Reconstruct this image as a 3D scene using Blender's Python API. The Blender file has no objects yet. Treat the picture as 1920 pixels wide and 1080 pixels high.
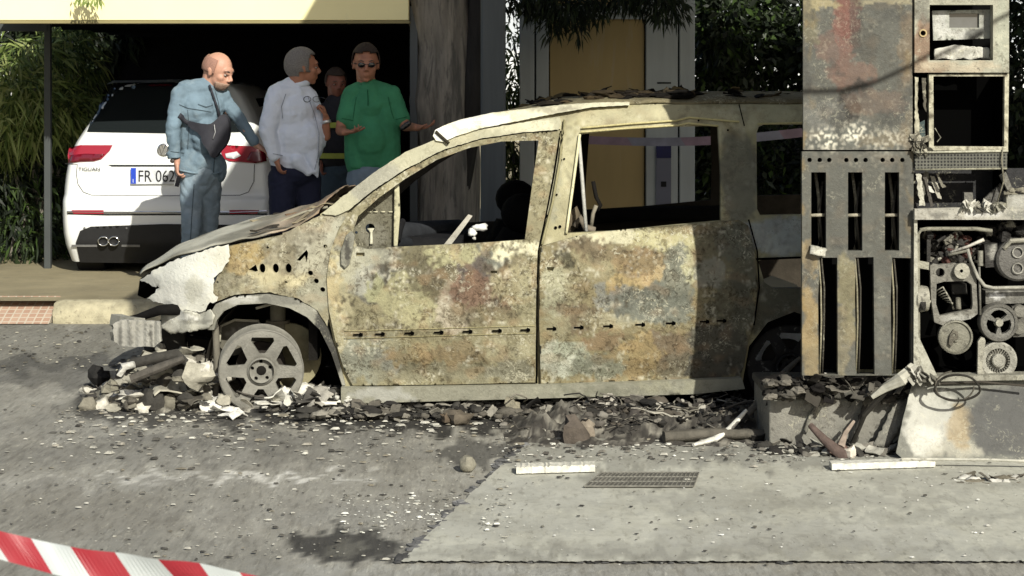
import bpy, bmesh, math, random
from math import sin, cos, pi, radians, sqrt
from mathutils import Vector, Matrix, noise
from mathutils.geometry import delaunay_2d_cdt
V = Vector
# ------------------------------------------------------------------ camera, sky, sun, exposure
F, H, CX, HY = 3350.0, 1.84, 960.0, 148.0       # focal length in photo pixels, eye height, centre column, horizon row
scene = bpy.context.scene
COL = scene.collection
cam_d = bpy.data.cameras.new("camera"); cam = bpy.data.objects.new("camera", cam_d); COL.objects.link(cam)
cam.location = (0, 0, H); cam.rotation_euler = (radians(90), 0, 0)
cam_d.sensor_width = 36; cam_d.lens = 36*F/1920; cam_d.shift_y = -(540-HY)/1920
cam_d.clip_end = 2000
cam_d.dof.use_dof = True; cam_d.dof.focus_distance = 10.0; cam_d.dof.aperture_fstop = 10
scene.camera = cam
SUN = V((-0.40, 1.0, -0.67)).normalized()        # the way the light travels
world = bpy.data.worlds.new("World"); scene.world = world; world.use_nodes = True
wn = world.node_tree.nodes; bg = wn.get("Background") or wn.new("ShaderNodeBackground")
sky = wn.new("ShaderNodeTexSky"); sky.sky_type = 'NISHITA'; sky.sun_disc = False
sky.sun_elevation = math.asin(-SUN.z); sky.sun_rotation = math.atan2(-SUN.x, -SUN.y)
sky.dust_density = 2.0
world.node_tree.links.new(sky.outputs[0], bg.inputs[0]); bg.inputs[1].default_value = 0.075
sl = bpy.data.lights.new("sun", 'SUN'); sl.energy = 4.6; sl.angle = radians(0.5); sl.color = (1.0, 0.965, 0.85)
so = bpy.data.objects.new("sun", sl); COL.objects.link(so); so.rotation_euler = SUN.to_track_quat('-Z', 'Y').to_euler()
scene.view_settings.view_transform = 'Standard'; scene.view_settings.look = 'None'
scene.view_settings.exposure = 0.36; scene.view_settings.gamma = 1.0

# ------------------------------------------------------------------ helpers
def C(r, g, b, k=0.82):
    f = lambda v: ((v/255+0.055)/1.055)**2.4 if v > 10 else v/255/12.92
    return (f(r)*k, f(g)*k, f(b)*k)
def lerp(a, b, t): return a+(b-a)*t
def lc(a, b, t): return tuple(a[i]+(b[i]-a[i])*t for i in range(3))
def sm(e0, e1, x):
    t = max(0, min(1, (x-e0)/(e1-e0))); return t*t*(3-2*t)
def interp(tab, x):
    if x <= tab[0][0]: return tab[0][1]
    for (a, va), (b, vb) in zip(tab, tab[1:]):
        if x <= b: return va+(vb-va)*(x-a)/(b-a)
    return tab[-1][1]
def ray(px, py, Y): return V(((px-CX)*Y/F, Y, H-(py-HY)*Y/F))
def hit(px, py, g):
    Y = 10.0
    for _ in range(9):
        p = ray(px, py, Y); Y = g(p.x, p.z)
    return ray(px, py, Y)
def gnd(px, py, z=0.0):
    return ray(px, py, (H-z)*F/(py-HY))
def nz(x, y, z=0.0): return noise.noise(V((x, y, z)))

def mat(name, col=(0.5,0.5,0.5), rough=0.7, metal=0.0, var=0.25, scale=8.0, attr=False, bump=0.0, bscale=40.0,
        crack=0.0, flakes=None, spec=0.3, stretch=(1,1,1), coat=0.0, transl=0.0, extra=None):
    m = bpy.data.materials.new(name); m.use_nodes = True
    nt = m.node_tree; N = nt.nodes; L = nt.links
    b = N.get("Principled BSDF")
    b.inputs['Roughness'].default_value = rough; b.inputs['Metallic'].default_value = metal
    b.inputs['Specular IOR Level'].default_value = spec; b.inputs['Coat Weight'].default_value = coat
    tc = N.new("ShaderNodeTexCoord"); mp = N.new("ShaderNodeMapping"); L.new(tc.outputs['Object'], mp.inputs[0])
    mp.inputs['Scale'].default_value = stretch
    def nse(s, d=6, r=0.6, dist=0.0):
        n = N.new("ShaderNodeTexNoise"); n.inputs['Scale'].default_value = s; n.inputs['Detail'].default_value = d
        n.inputs['Roughness'].default_value = r; n.inputs['Distortion'].default_value = dist
        L.new(mp.outputs[0], n.inputs['Vector']); return n
    def ramp(src, a, b_, c0=(0,0,0,1), c1=(1,1,1,1)):
        r = N.new("ShaderNodeValToRGB"); r.color_ramp.elements[0].position = a; r.color_ramp.elements[1].position = b_
        r.color_ramp.elements[0].color = c0; r.color_ramp.elements[1].color = c1; L.new(src, r.inputs[0]); return r
    def mix(fac, a, b_, mode='MIX'):
        x = N.new("ShaderNodeMix"); x.data_type = 'RGBA'; x.blend_type = mode
        for s, v in ((x.inputs[0], fac), (x.inputs[6], a), (x.inputs[7], b_)):
            if isinstance(v, (int, float)): s.default_value = v
            elif isinstance(v, tuple): s.default_value = (*v[:3], 1)
            else: L.new(v, s)
        return x.outputs[2]
    if attr:
        at = N.new("ShaderNodeAttribute"); at.attribute_name = 'Col'; c = at.outputs['Color']
        if col: c = mix(1.0, c, tuple(col), 'MULTIPLY')
    else:
        rg = N.new("ShaderNodeRGB"); rg.outputs[0].default_value = (*col, 1); c = rg.outputs[0]
    n1 = nse(scale)
    if var:
        r = ramp(n1.outputs[0], 0.3, 0.7, (1-var,)*3+(1,), (1+var,)*3+(1,)); c = mix(1.0, c, r.outputs[0], 'MULTIPLY')
    hgt = n1.outputs[0]
    if crack:
        nd = nse(7, 4, .6)
        nm = ramp(nse(5.5, 4, .7, .6).outputs[0], 0.44, 0.55)
        vo = N.new("ShaderNodeTexNoise"); vo.inputs['Scale'].default_value = 34; vo.inputs['Detail'].default_value = 8
        vo.inputs['Roughness'].default_value = .75; vo.inputs['Distortion'].default_value = 1.1; L.new(mp.outputs[0], vo.inputs['Vector'])
        d1 = ramp(vo.outputs[0], 0.50, 0.57)
        f1 = N.new("ShaderNodeMath"); f1.operation = 'MULTIPLY'; L.new(d1.outputs[0], f1.inputs[0]); L.new(nm.outputs[0], f1.inputs[1])
        f2 = N.new("ShaderNodeMath"); f2.operation = 'MULTIPLY'; L.new(f1.outputs[0], f2.inputs[0]); f2.inputs[1].default_value = crack
        dk = mix(1.0, c, (0.32, 0.29, 0.25), 'MULTIPLY')
        c = mix(f2.outputs[0], c, dk)
        vo2 = nse(38, 8, .72, 1.6)
        nm2 = ramp(nse(4.2, 4, .7, .5).outputs[0], 0.50, 0.60)
        d2 = ramp(vo2.outputs[0], 0.54, 0.58)
        f3 = N.new("ShaderNodeMath"); f3.operation = 'MULTIPLY'; L.new(d2.outputs[0], f3.inputs[0]); L.new(nm2.outputs[0], f3.inputs[1])
        f4 = N.new("ShaderNodeMath"); f4.operation = 'MULTIPLY'; L.new(f3.outputs[0], f4.inputs[0]); f4.inputs[1].default_value = crack*0.85
        c = mix(f4.outputs[0], c, (0.52, 0.50, 0.38))
        hgt = vo.outputs[0]
    if flakes:
        for (s, a, b_, fc, w) in flakes:
            fn = nse(s, 5, .65, .4); r = ramp(fn.outputs[0], a, b_)
            mu = N.new("ShaderNodeMath"); mu.operation = 'MULTIPLY'; L.new(r.outputs[0], mu.inputs[0]); mu.inputs[1].default_value = w
            c = mix(mu.outputs[0], c, fc)
    if extra: c = extra(N, L, mp, c, mix, ramp, nse)
    L.new(c, b.inputs['Base Color'])
    if bump:
        nb = nse(bscale, 8, .65)
        ad = N.new("ShaderNodeMath"); ad.operation = 'ADD'; L.new(nb.outputs[0], ad.inputs[0]); L.new(hgt, ad.inputs[1])
        bp = N.new("ShaderNodeBump"); bp.inputs['Strength'].default_value = bump; bp.inputs['Distance'].default_value = 0.01
        L.new(ad.outputs[0], bp.inputs['Height']); L.new(bp.outputs[0], b.inputs['Normal'])
    if transl:
        tr = N.new("ShaderNodeBsdfTranslucent"); L.new(c, tr.inputs[0]); ms = N.new("ShaderNodeMixShader"); ms.inputs[0].default_value = transl
        out = N.get("Material Output"); L.new(b.outputs[0], ms.inputs[1]); L.new(tr.outputs[0], ms.inputs[2]); L.new(ms.outputs[0], out.inputs[0])
    return m

ORG = {}
def tag(o, label=None, cat=None, group=None, kind=None):
    if label: o['label'] = label
    if cat: o['category'] = cat
    if group: o['group'] = group
    if kind: o['kind'] = kind
    return o
def thing(name, loc, label, cat, group=None):
    o = bpy.data.objects.new(name, None); COL.objects.link(o); o.location = loc; o.empty_display_size = .1
    ORG[o.name] = V(loc); return tag(o, label, cat, group)

class MB:
    def __init__(s, col=(1,1,1)): s.v = []; s.f = []; s.c = []; s.col = col
    def add(s, vs, fs, col=None):
        n = len(s.v); s.v += [V(v) for v in vs]; s.f += [tuple(i+n for i in f) for f in fs]
        if col and isinstance(col, list): s.c += col
        else: s.c += [col or s.col]*len(vs)
    def box(s, c, size, rot=None, col=None):
        x, y, z = [a/2 for a in size]; R = rot or Matrix.Identity(3)
        vs = [V(c)+R@V((sx*x, sy*y, sz*z)) for sz in (-1,1) for sy in (-1,1) for sx in (-1,1)]
        s.add(vs, [(0,2,3,1),(4,5,7,6),(0,1,5,4),(2,6,7,3),(0,4,6,2),(1,3,7,5)], col)
    def bb(s, x0, x1, y0, y1, z0, z1, col=None): s.box(((x0+x1)/2, (y0+y1)/2, (z0+z1)/2), (x1-x0, y1-y0, z1-z0), None, col)
    def rings(s, rs, caps=True, col=None, closed=True):
        n = len(rs[0]); vs = [p for r in rs for p in r]; fs = []
        for i in range(len(rs)-1):
            for j in range(n if closed else n-1):
                a = i*n+j; b = i*n+(j+1) % n; fs.append((a, b, b+n, a+n))
        if caps: fs += [tuple(reversed(range(n))), tuple(range((len(rs)-1)*n, len(rs)*n))]
        s.add(vs, fs, col)
    def tube(s, pts, r, n=8, col=None, flat=1.0, jit=0.0):
        pts = [V(p) for p in pts]; k = len(pts); rs = []
        R = r if isinstance(r, (list, tuple)) else [r]*k
        for i, p in enumerate(pts):
            t = (pts[min(i+1, k-1)]-pts[max(i-1, 0)]).normalized()
            u = t.cross(V((0,0,1))) if abs(t.z) < .9 else t.cross(V((0,1,0)))
            u.normalize(); w = t.cross(u).normalized()
            ring = []
            for j in range(n):
                a = 2*pi*j/n; q = R[i]*(1+(jit*nz(i*.9, j*1.7, k) if jit else 0))
                ring.append(p+u*cos(a)*q+w*sin(a)*q*flat)
            rs.append(ring)
        s.rings(rs, True, col)
    def ell(s, c, r, axes=None, nu=14, nv=9, col=None, keep=None):
        c = V(c); ax = axes or (V((1,0,0)), V((0,1,0)), V((0,0,1))); vs = []; fs = []
        for i in range(nv+1):
            ph = pi*i/nv
            for j in range(nu):
                th = 2*pi*j/nu
                vs.append(c+ax[0]*r[0]*sin(ph)*cos(th)+ax[1]*r[1]*sin(ph)*sin(th)+ax[2]*r[2]*cos(ph))
        for i in range(nv):
            for j in range(nu):
                q = (i*nu+j, (i+1)*nu+j, (i+1)*nu+(j+1) % nu, i*nu+(j+1) % nu)
                if keep and not keep((vs[q[0]]+vs[q[2]])/2-c): continue
                fs.append(q)
        s.add(vs, fs, col)
    def lathe(s, c, axis, prof, n=32, col=None, caps=True):
        c = V(c); ax = V(axis).normalized(); u = ax.cross(V((0,0,1))) if abs(ax.z) < .9 else ax.cross(V((1,0,0)))
        u.normalize(); w = ax.cross(u)
        s.rings([[c+ax*h+(u*cos(2*pi*j/n)+w*sin(2*pi*j/n))*r for j in range(n)] for r, h in prof], caps, col)
    def rock(s, c, r, sq=(1,1,1), seed=0, col=None, amp=.45):
        nu, nv = 8, 6; vs = []; fs = []; c = V(c); rr = random.Random(seed); rot = rr.random()*6
        for i in range(nv+1):
            ph = pi*i/nv
            for j in range(nu):
                th = 2*pi*j/nu+rot; d = V((sin(ph)*cos(th), sin(ph)*sin(th), cos(ph)))
                k = 1+amp*nz(d.x*1.6+seed*3.1, d.y*1.6, d.z*1.6+seed)*1.6
                vs.append(c+V((d.x*r*sq[0]*k, d.y*r*sq[1]*k, d.z*r*sq[2]*k)))
        for i in range(nv):
            for j in range(nu): fs.append((i*nu+j, (i+1)*nu+j, (i+1)*nu+(j+1) % nu, i*nu+(j+1) % nu))
        s.add(vs, fs, col)
    def sheet(s, c, sx, sy, rot, amp=.02, seed=0, n=6, th=.004, col=None, fr=9):
        R = rot; vs = []; fs = []; c = V(c)
        for k in (0, 1):
            for i in range(n+1):
                for j in range(n+1):
                    x = (i/n-.5)*sx; y = (j/n-.5)*sy
                    e = 1+.25*nz(i*1.3+seed, j*1.1, 4) if i in (0, n) or j in (0, n) else 1
                    vs.append(c+R@V((x*e, y*e, amp*nz(x*fr+seed*7, y*fr, seed)*2+k*th)))
        m = (n+1)*(n+1)
        for k in (0, 1):
            for i in range(n):
                for j in range(n):
                    a = k*m+i*(n+1)+j; q = (a, a+n+1, a+n+2, a+1); fs.append(q if k else q[::-1])
        bd = [i*(n+1) for i in range(n+1)]+[n*(n+1)+j for j in range(1, n+1)]+[i*(n+1)+n for i in range(n-1, -1, -1)]+[j for j in range(n-1, 0, -1)]
        for a, b in zip(bd, bd[1:]+bd[:1]): fs.append((a, b, b+m, a+m))
        s.add(vs, fs, col)
    def panel(s, out, holes=(), g=None, th=.02, sp=6, colf=None, off=0.0, smooth=0, mapf=None, jag=0.0, hs=None):
        """a sheet of metal whose outline is given in photo pixels and which lies on the real surface g, th metres thick"""
        if hs is None: hs = sp
        def dens(p, st, k):
            for _ in range(k):
                q = []
                for a, b in zip(p, p[1:]+p[:1]):
                    q += [(a[0]*.75+b[0]*.25, a[1]*.75+b[1]*.25), (a[0]*.25+b[0]*.75, a[1]*.25+b[1]*.75)]
                p = q
            r = []
            for a, b in zip(p, p[1:]+p[:1]):
                n = max(1, int(math.hypot(b[0]-a[0], b[1]-a[1])/st))
                r += [(a[0]+(b[0]-a[0])*i/n, a[1]+(b[1]-a[1])*i/n) for i in range(n)]
            return r
        loops = [dens(list(out), sp, smooth)]+[dens(list(h), hs, 0) for h in holes]
        if jag:
            loops[0] = [(x+jag*nz(x*.13, y*.13, 3)*2+jag*nz(x*.5, y*.5, 5), y+jag*nz(x*.13, y*.13, 9)*2+jag*nz(x*.5, y*.5, 7)) for x, y in loops[0]]
        def inside(p, poly):
            x, y = p; r = False; j = len(poly)-1
            for i in range(len(poly)):
                xi, yi = poly[i]; xj, yj = poly[j]
                if (yi > y) != (yj > y) and x < (xj-xi)*(y-yi)/(yj-yi)+xi: r = not r
                j = i
            return r
        pts = []; edges = []
        for lp in loops:
            b = len(pts); n = len(lp); pts += [V(p) for p in lp]; edges += [(b+i, b+(i+1) % n) for i in range(n)]
        xs = [p[0] for p in loops[0]]; ys = [p[1] for p in loops[0]]
        bset = {}
        for p in pts: bset.setdefault((int(p.x//sp), int(p.y//sp)), []).append(p)
        y = min(ys)+sp*.5; row = 0
        while y < max(ys):
            x = min(xs)+sp*(.5 if row % 2 else .25)
            while x < max(xs):
                if inside((x, y), loops[0]) and not any(inside((x, y), h) for h in loops[1:]):
                    k = (int(x//sp), int(y//sp)); ok = True
                    for a in (-1, 0, 1):
                        for b in (-1, 0, 1):
                            for q in bset.get((k[0]+a, k[1]+b), ()):
                                if (q.x-x)**2+(q.y-y)**2 < (sp*.45)**2: ok = False
                    if ok: pts.append(V((x, y)))
                x += sp
            y += sp; row += 1
        vo, eo, fo, _, _, _ = delaunay_2d_cdt(pts, edges, [], 0, 1e-4)
        fs = []
        for f in fo:
            cx = sum(vo[i].x for i in f)/len(f); cy = sum(vo[i].y for i in f)/len(f)
            if inside((cx, cy), loops[0]) and not any(inside((cx, cy), h) for h in loops[1:]): fs.append(tuple(f))
        used = sorted({i for f in fs for i in f}); mp = {o: i for i, o in enumerate(used)}
        P = []; cl = []
        for i in used:
            p = vo[i]; q = mapf(p.x, p.y) if mapf else hit(p.x, p.y, g); q = q+V((0, off, 0)); P.append(q)
            cl.append(colf(p.x, p.y) if colf else s.col)
        n = len(P); P2 = P+[p+V((0, th, 0)) for p in P]
        ff = []; ec = {}
        for f in fs:
            f = [mp[i] for i in f]
            a, b, c = P[f[0]], P[f[1]], P[f[2]]
            if (b-a).cross(c-a).y > 0: f = f[::-1]
            ff.append(tuple(f)); ff.append(tuple(i+n for i in reversed(f)))
            for i in range(len(f)):
                e = (f[i], f[(i+1) % len(f)]); ec[e] = 1
        for (a, b) in list(ec):
            if (b, a) not in ec: ff.append((b, a, a+n, b+n))
        s.add(P2, ff, cl+cl)
    def build(s, name, m, parent=None, smooth=False, base=None, bevel=0.0, auto=None, sub=0):
        me = bpy.data.meshes.new(name); off = V((0,0,0))
        if parent is not None:
            off = ORG[parent.name]
        else: off = V(base) if base is not None else V((0,0,0))
        me.from_pydata([v-off for v in s.v], [], s.f); me.update()
        ca = me.color_attributes.new('Col', 'FLOAT_COLOR', 'POINT')
        flat = []
        for c in s.c: flat += [c[0], c[1], c[2], 1.0]
        ca.data.foreach_set('color', flat)
        me.materials.append(m)
        o = bpy.data.objects.new(name, me); COL.objects.link(o)
        if smooth:
            me.polygons.foreach_set('use_smooth', [True]*len(me.polygons))
            if auto:
                bm = bmesh.new(); bm.from_mesh(me)
                for e in bm.edges:
                    if len(e.link_faces) == 2 and e.calc_face_angle(0) > radians(auto): e.smooth = False
                bm.to_mesh(me); bm.free()
        if bevel:
            b = o.modifiers.new('b', 'BEVEL'); b.width = bevel; b.segments = 2; b.limit_method = 'ANGLE'; b.angle_limit = radians(50)
        ORG[o.name] = off
        if parent is not None: o.parent = parent
        else: o.location = off
        return o
def rotm(x=0, y=0, z=0): return Matrix.Rotation(radians(z), 3, 'Z') @ Matrix.Rotation(radians(y), 3, 'Y') @ Matrix.Rotation(radians(x), 3, 'X')
def desat(c, k=.42):
    l = .3*c[0]+.55*c[1]+.15*c[2]; return tuple(x+(l-x)*k for x in c)
def blobf(base, blobs, seed=0, warp=14, fine=5, mott=0.0):
    base = desat(base, .25); blobs = [(a, b, c, d, desat(e, .34 if mott > .4 else .42), f) for a, b, c, d, e, f in blobs]
    if mott: T = lambda c: (c[0]*.95, c[1]*.945, c[2]*.88); base = T(base); blobs = [(a, b, c, d, T(e), f) for a, b, c, d, e, f in blobs]
    def f(px, py):
        wx = px+warp*1.6*nz(px/38, py/38, seed)+fine*1.6*nz(px/9, py/9, seed+5)
        wy = py+warp*1.6*nz(px/38, py/38, seed+9)+fine*1.6*nz(px/9, py/9, seed+13)
        c = base
        for (x, y, rx, ry, cc, a) in blobs:
            d = ((wx-x)/rx)**2+((wy-y)/ry)**2
            if d < 1.4: c = lc(c, cc, a*sm(1.2, .8, d))
        if mott:
            mk = sm(-.25, .25, nz(px/55, py/45, seed+40))*(1 if py < 618 else .45)+.12
            n = nz(px/24, py/24, seed+20)*.5+.7*nz(px/9, py/9, seed+21)+.6*nz(px/4.2, py/4.2, seed+22)
            c = lc(c, (.055,.045,.028), mott*mk*sm(.04,.42,n)); n = nz(px/26, py/20, seed+30)*.7+.7*nz(px/9, py/9, seed+31)+.2*nz(px/4, py/4, seed+32)
            c = lc(c, (.60,.57,.45), mott*mk*.7*sm(.25,.7,n)); v = abs(nz(px/19, py/19, seed+50)+.25*nz(px/9, py/9, seed+51))
            c = lc(c, (.66,.64,.52), mott*.75*sm(.08,.0,v)*sm(.05,.3,nz(px/45, py/45, seed+52)))
            c = lc(c, (.30,.19,.10), .35*mott*sm(.1,.45,nz(px/30, py/22, seed+60)))
        return c
    return f
def circ(x, y, r, n=14, ry=None): return [(x+r*cos(2*pi*i/n), y+(ry or r)*sin(2*pi*i/n)) for i in range(n)]
def rect(x0, y0, x1, y1): return [(x0, y0), (x1, y0), (x1, y1), (x0, y1)]
# ------------------------------------------------------------------ ground, slab, pavement
rnd = random.Random(4)
def axis(lo, hi, st, far):
    a = [lo+i*st for i in range(int((hi-lo)/st)+1)]
    out = []; d = st
    x = a[-1]
    while x < far: d *= 1.5; x += d; out.append(x)
    pre = []; d = st; x = a[0]
    while x > -far: d *= 1.5; x -= d; pre.append(x)
    return pre[::-1]+a+out
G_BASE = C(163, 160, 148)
g_blobs = [(130,899,110,3.5,C(186,182,168),.6),(330,898,150,4,C(206,203,190),.8),(530,896,130,5,C(222,219,206),.95),(640,893,60,3,C(200,197,184),.8),(130, 640, 330, 40, C(128,124,108), .6), (300, 700, 420, 28, C(100,98,92), .6), (90, 682, 170, 13, C(92,90,84), .7),  # includes a dark band painted as shadow on the road at left
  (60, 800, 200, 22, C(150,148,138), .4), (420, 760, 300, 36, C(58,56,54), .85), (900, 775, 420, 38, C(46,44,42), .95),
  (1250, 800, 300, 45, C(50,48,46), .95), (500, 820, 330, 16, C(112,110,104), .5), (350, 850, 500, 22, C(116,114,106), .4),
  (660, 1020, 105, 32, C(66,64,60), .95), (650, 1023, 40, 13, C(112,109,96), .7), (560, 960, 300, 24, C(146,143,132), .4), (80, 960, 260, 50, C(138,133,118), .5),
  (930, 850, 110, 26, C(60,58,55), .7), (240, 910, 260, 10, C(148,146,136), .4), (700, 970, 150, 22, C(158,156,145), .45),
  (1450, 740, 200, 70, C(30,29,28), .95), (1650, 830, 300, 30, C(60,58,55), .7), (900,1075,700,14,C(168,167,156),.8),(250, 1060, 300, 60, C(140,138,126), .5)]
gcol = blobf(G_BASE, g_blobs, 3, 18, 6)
def world_px(p): return (CX+p.x*F/p.y, HY+(H-p.z)*F/p.y)
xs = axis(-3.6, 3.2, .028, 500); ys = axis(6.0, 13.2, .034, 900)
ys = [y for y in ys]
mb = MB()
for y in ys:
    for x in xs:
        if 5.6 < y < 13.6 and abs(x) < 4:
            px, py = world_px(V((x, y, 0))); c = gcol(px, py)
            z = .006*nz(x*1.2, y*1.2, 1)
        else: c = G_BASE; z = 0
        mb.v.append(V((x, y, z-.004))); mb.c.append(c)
nx = len(xs)
for j in range(len(ys)-1):
    for i in range(nx-1):
        a = j*nx+i; mb.f.append((a, a+1, a+1+nx, a+nx))
def grit(N, L, mp, c, mix, ramp, nse):
    def lay(sx, sy, sc, a, b, col, w, c):
        m2 = N.new("ShaderNodeMapping"); m2.inputs['Scale'].default_value = (sx, sy, 1); L.new(mp.outputs[0], m2.inputs[0])
        n = N.new("ShaderNodeTexNoise"); n.inputs['Scale'].default_value = sc; n.inputs['Detail'].default_value = 6; n.inputs['Roughness'].default_value = .7; L.new(m2.outputs[0], n.inputs['Vector'])
        r = ramp(n.outputs[0], a, b); mu = N.new("ShaderNodeMath"); mu.operation = 'MULTIPLY'; L.new(r.outputs[0], mu.inputs[0]); mu.inputs[1].default_value = w
        return mix(mu.outputs[0], c, mix(1.0, c, col, 'MULTIPLY'))
    c = lay(1, .30, 38, .50, .64, (.55,.54,.53), .65, c); c = lay(1, .35, 30, .54, .66, (1.45,1.45,1.42), .6, c)
    c = lay(1, .4, 11, .46, .64, (.74,.73,.72), .6, c); c = lay(1, .5, 2.2, .42, .62, (.78,.77,.75), .8, c); c = lay(1, .28, 60, .60, .66, (1.7,1.7,1.66), .5, c)
    return c
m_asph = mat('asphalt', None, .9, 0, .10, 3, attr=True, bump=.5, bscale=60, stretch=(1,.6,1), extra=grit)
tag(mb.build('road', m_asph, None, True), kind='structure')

S_BASE = C(194, 193, 177)
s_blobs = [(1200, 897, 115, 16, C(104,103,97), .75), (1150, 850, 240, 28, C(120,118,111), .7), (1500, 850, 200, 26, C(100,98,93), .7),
  (1500, 935, 330, 16, C(134,132,122), .55), (1800, 900, 200, 20, C(140,138,128), .5), (1000, 930, 130, 30, C(176,177,168), .5),  # among the stains, the broad soft bands are painted shadow
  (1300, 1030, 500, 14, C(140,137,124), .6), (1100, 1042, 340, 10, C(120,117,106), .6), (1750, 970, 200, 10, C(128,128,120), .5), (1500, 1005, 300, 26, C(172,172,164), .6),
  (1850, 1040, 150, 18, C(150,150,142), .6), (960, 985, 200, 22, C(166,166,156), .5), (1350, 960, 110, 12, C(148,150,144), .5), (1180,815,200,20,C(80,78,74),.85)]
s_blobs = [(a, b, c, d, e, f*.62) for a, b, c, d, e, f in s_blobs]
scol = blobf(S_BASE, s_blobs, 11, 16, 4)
slab = [(752, 1052), (830, 975), (918, 892), (965, 850), (1010, 815), (2700, 815), (2900, 1052)]
mb = MB(); mb.panel(slab, g=None, th=0, sp=5, colf=scol, mapf=lambda x, y: gnd(x, y, .008)+V((0,0,.0015*nz(x/30, y/12, 2))), jag=1.2)
nv = len(mb.v)//2                                # keep one sheet and give it a worn front and left edge
mb2 = MB(); mb2.v = mb.v[:nv]; mb2.c = mb.c[:nv]; mb2.f = []
for f in mb.f:
    if len(f) == 3 and max(f) < nv:
        a, b, c = [mb2.v[i] for i in f]
        mb2.f.append(f if (b-a).cross(c-a).z > 0 else f[::-1])
def grit2(N, L, mp, c, mix, ramp, nse):
    for sy, sc, a, b, col, w in ((.3,40,.56,.66,(.62,.61,.59),.6),(.3,34,.60,.68,(1.3,1.3,1.28),.6),(.5,6,.45,.65,(.84,.83,.81),.8),(.35,1.6,.48,.66,(.76,.75,.73),.75)):
        m2 = N.new("ShaderNodeMapping"); m2.inputs['Scale'].default_value = (1, sy, 1); L.new(mp.outputs[0], m2.inputs[0])
        n = N.new("ShaderNodeTexNoise"); n.inputs['Scale'].default_value = sc; n.inputs['Detail'].default_value = 6; n.inputs['Roughness'].default_value = .7; L.new(m2.outputs[0], n.inputs['Vector'])
        r = ramp(n.outputs[0], a, b); mu = N.new("ShaderNodeMath"); mu.operation = 'MULTIPLY'; L.new(r.outputs[0], mu.inputs[0]); mu.inputs[1].default_value = w
        c = mix(mu.outputs[0], c, mix(1.0, c, col, 'MULTIPLY'))
    return c
m_slab = mat('concrete_slab', None, .85, 0, .08, 4, attr=True, bump=.28, bscale=70, stretch=(.8,.8,1), extra=grit2,
    flakes=[(60, .66, .72, (.10,.097,.085), .4), (90, .67, .72, (.6,.6,.54), .4), (22,.5,.7,(.26,.258,.23),.5), (5, .6, .8, (.22,.215,.19), .5), (14,.58,.7,(.3,.3,.27),.5)])
tag(mb2.build('concrete_apron', m_slab, None, True), kind='structure')
# dirty joint along the edge of the apron, a thin strip of tar and grit
mb = MB(); P = [(752,1053),(830,976),(918,893),(965,851),(1010,816)]
for (a, b) in zip(P, P[1:]):
    for k in range(11):
        t = k/11+rnd.uniform(-.03,.03); q = gnd(a[0]+(b[0]-a[0])*t+rnd.uniform(-4,4), a[1]+(b[1]-a[1])*t+rnd.uniform(-3,3)); mb.rock(q, rnd.uniform(.012,.035), (1.3,1.2,.35), k, C(*([rnd.choice((70,90,110,130))]*3)))
for k in range(0, 150, 3):
    q = gnd(752+k*8+rnd.uniform(-4,4), 1053+rnd.uniform(-2,2)); mb.rock(q, rnd.uniform(.006,.016), (2.0,1,.3), k, C(*([rnd.choice((50,70,90))]*3)))
m_chip = mat('chips', None, .9, 0, .25, 30, attr=True, bump=.3)
tag(mb.build('joint_grit', m_chip, None, False), 'dark grit and tar packed along the edge of the concrete apron', 'grit', kind='stuff')
# drain cover in the apron
mb = MB()
p0, p1, p2, p3 = gnd(1095,912,.016), gnd(1300,912,.016), gnd(1310,886,.016), gnd(1128,886,.016)
mb.add([p0-V((0,0,.0)),p1,p2,p3],[(0,1,2,3)],C(100,98,92))
for i in range(25):
    t = i/24; a = p0.lerp(p1, t); b = p3.lerp(p2, t); mb.tube([a, b], .004, 4, C(118,116,108))
for i in range(4):
    t = i/3; a = p0.lerp(p3, t); b = p1.lerp(p2, t); mb.tube([a, b], .004, 4, C(128,126,118))
tag(mb.build('drain_grate', mat('grate_iron', None, .8, .2, .3, 30, attr=True)), 'worn dark rectangular drain grate set in the concrete apron', 'drain grate')

# pavement beyond the van
KY = 13.43
mb = MB()
xs2 = [-60, -30, -12]+[-8+i*.1 for i in range(200)]+[20, 60]; rs = []
for x in xs2:
    w = .02*nz(x*2, 1, 1); rs.append([V((x, KY+.16+w, .152)), V((x, KY+.6, .153)), V((x, KY+1.5, .155)), V((x, KY+6, .16)), V((x, KY+60, .17))])
mb.rings([r for r in rs][::-1], False, closed=False)
m_pave = mat('pavement', C(152,142,114), .9, 0, .2, 2.2, bump=.4, bscale=60, flakes=[(22,.62,.7,C(176,172,158),.5), (6,.6,.7,C(100,96,84),.5)])
tag(mb.build('pavement', m_pave, None, True), kind='structure')
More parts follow.
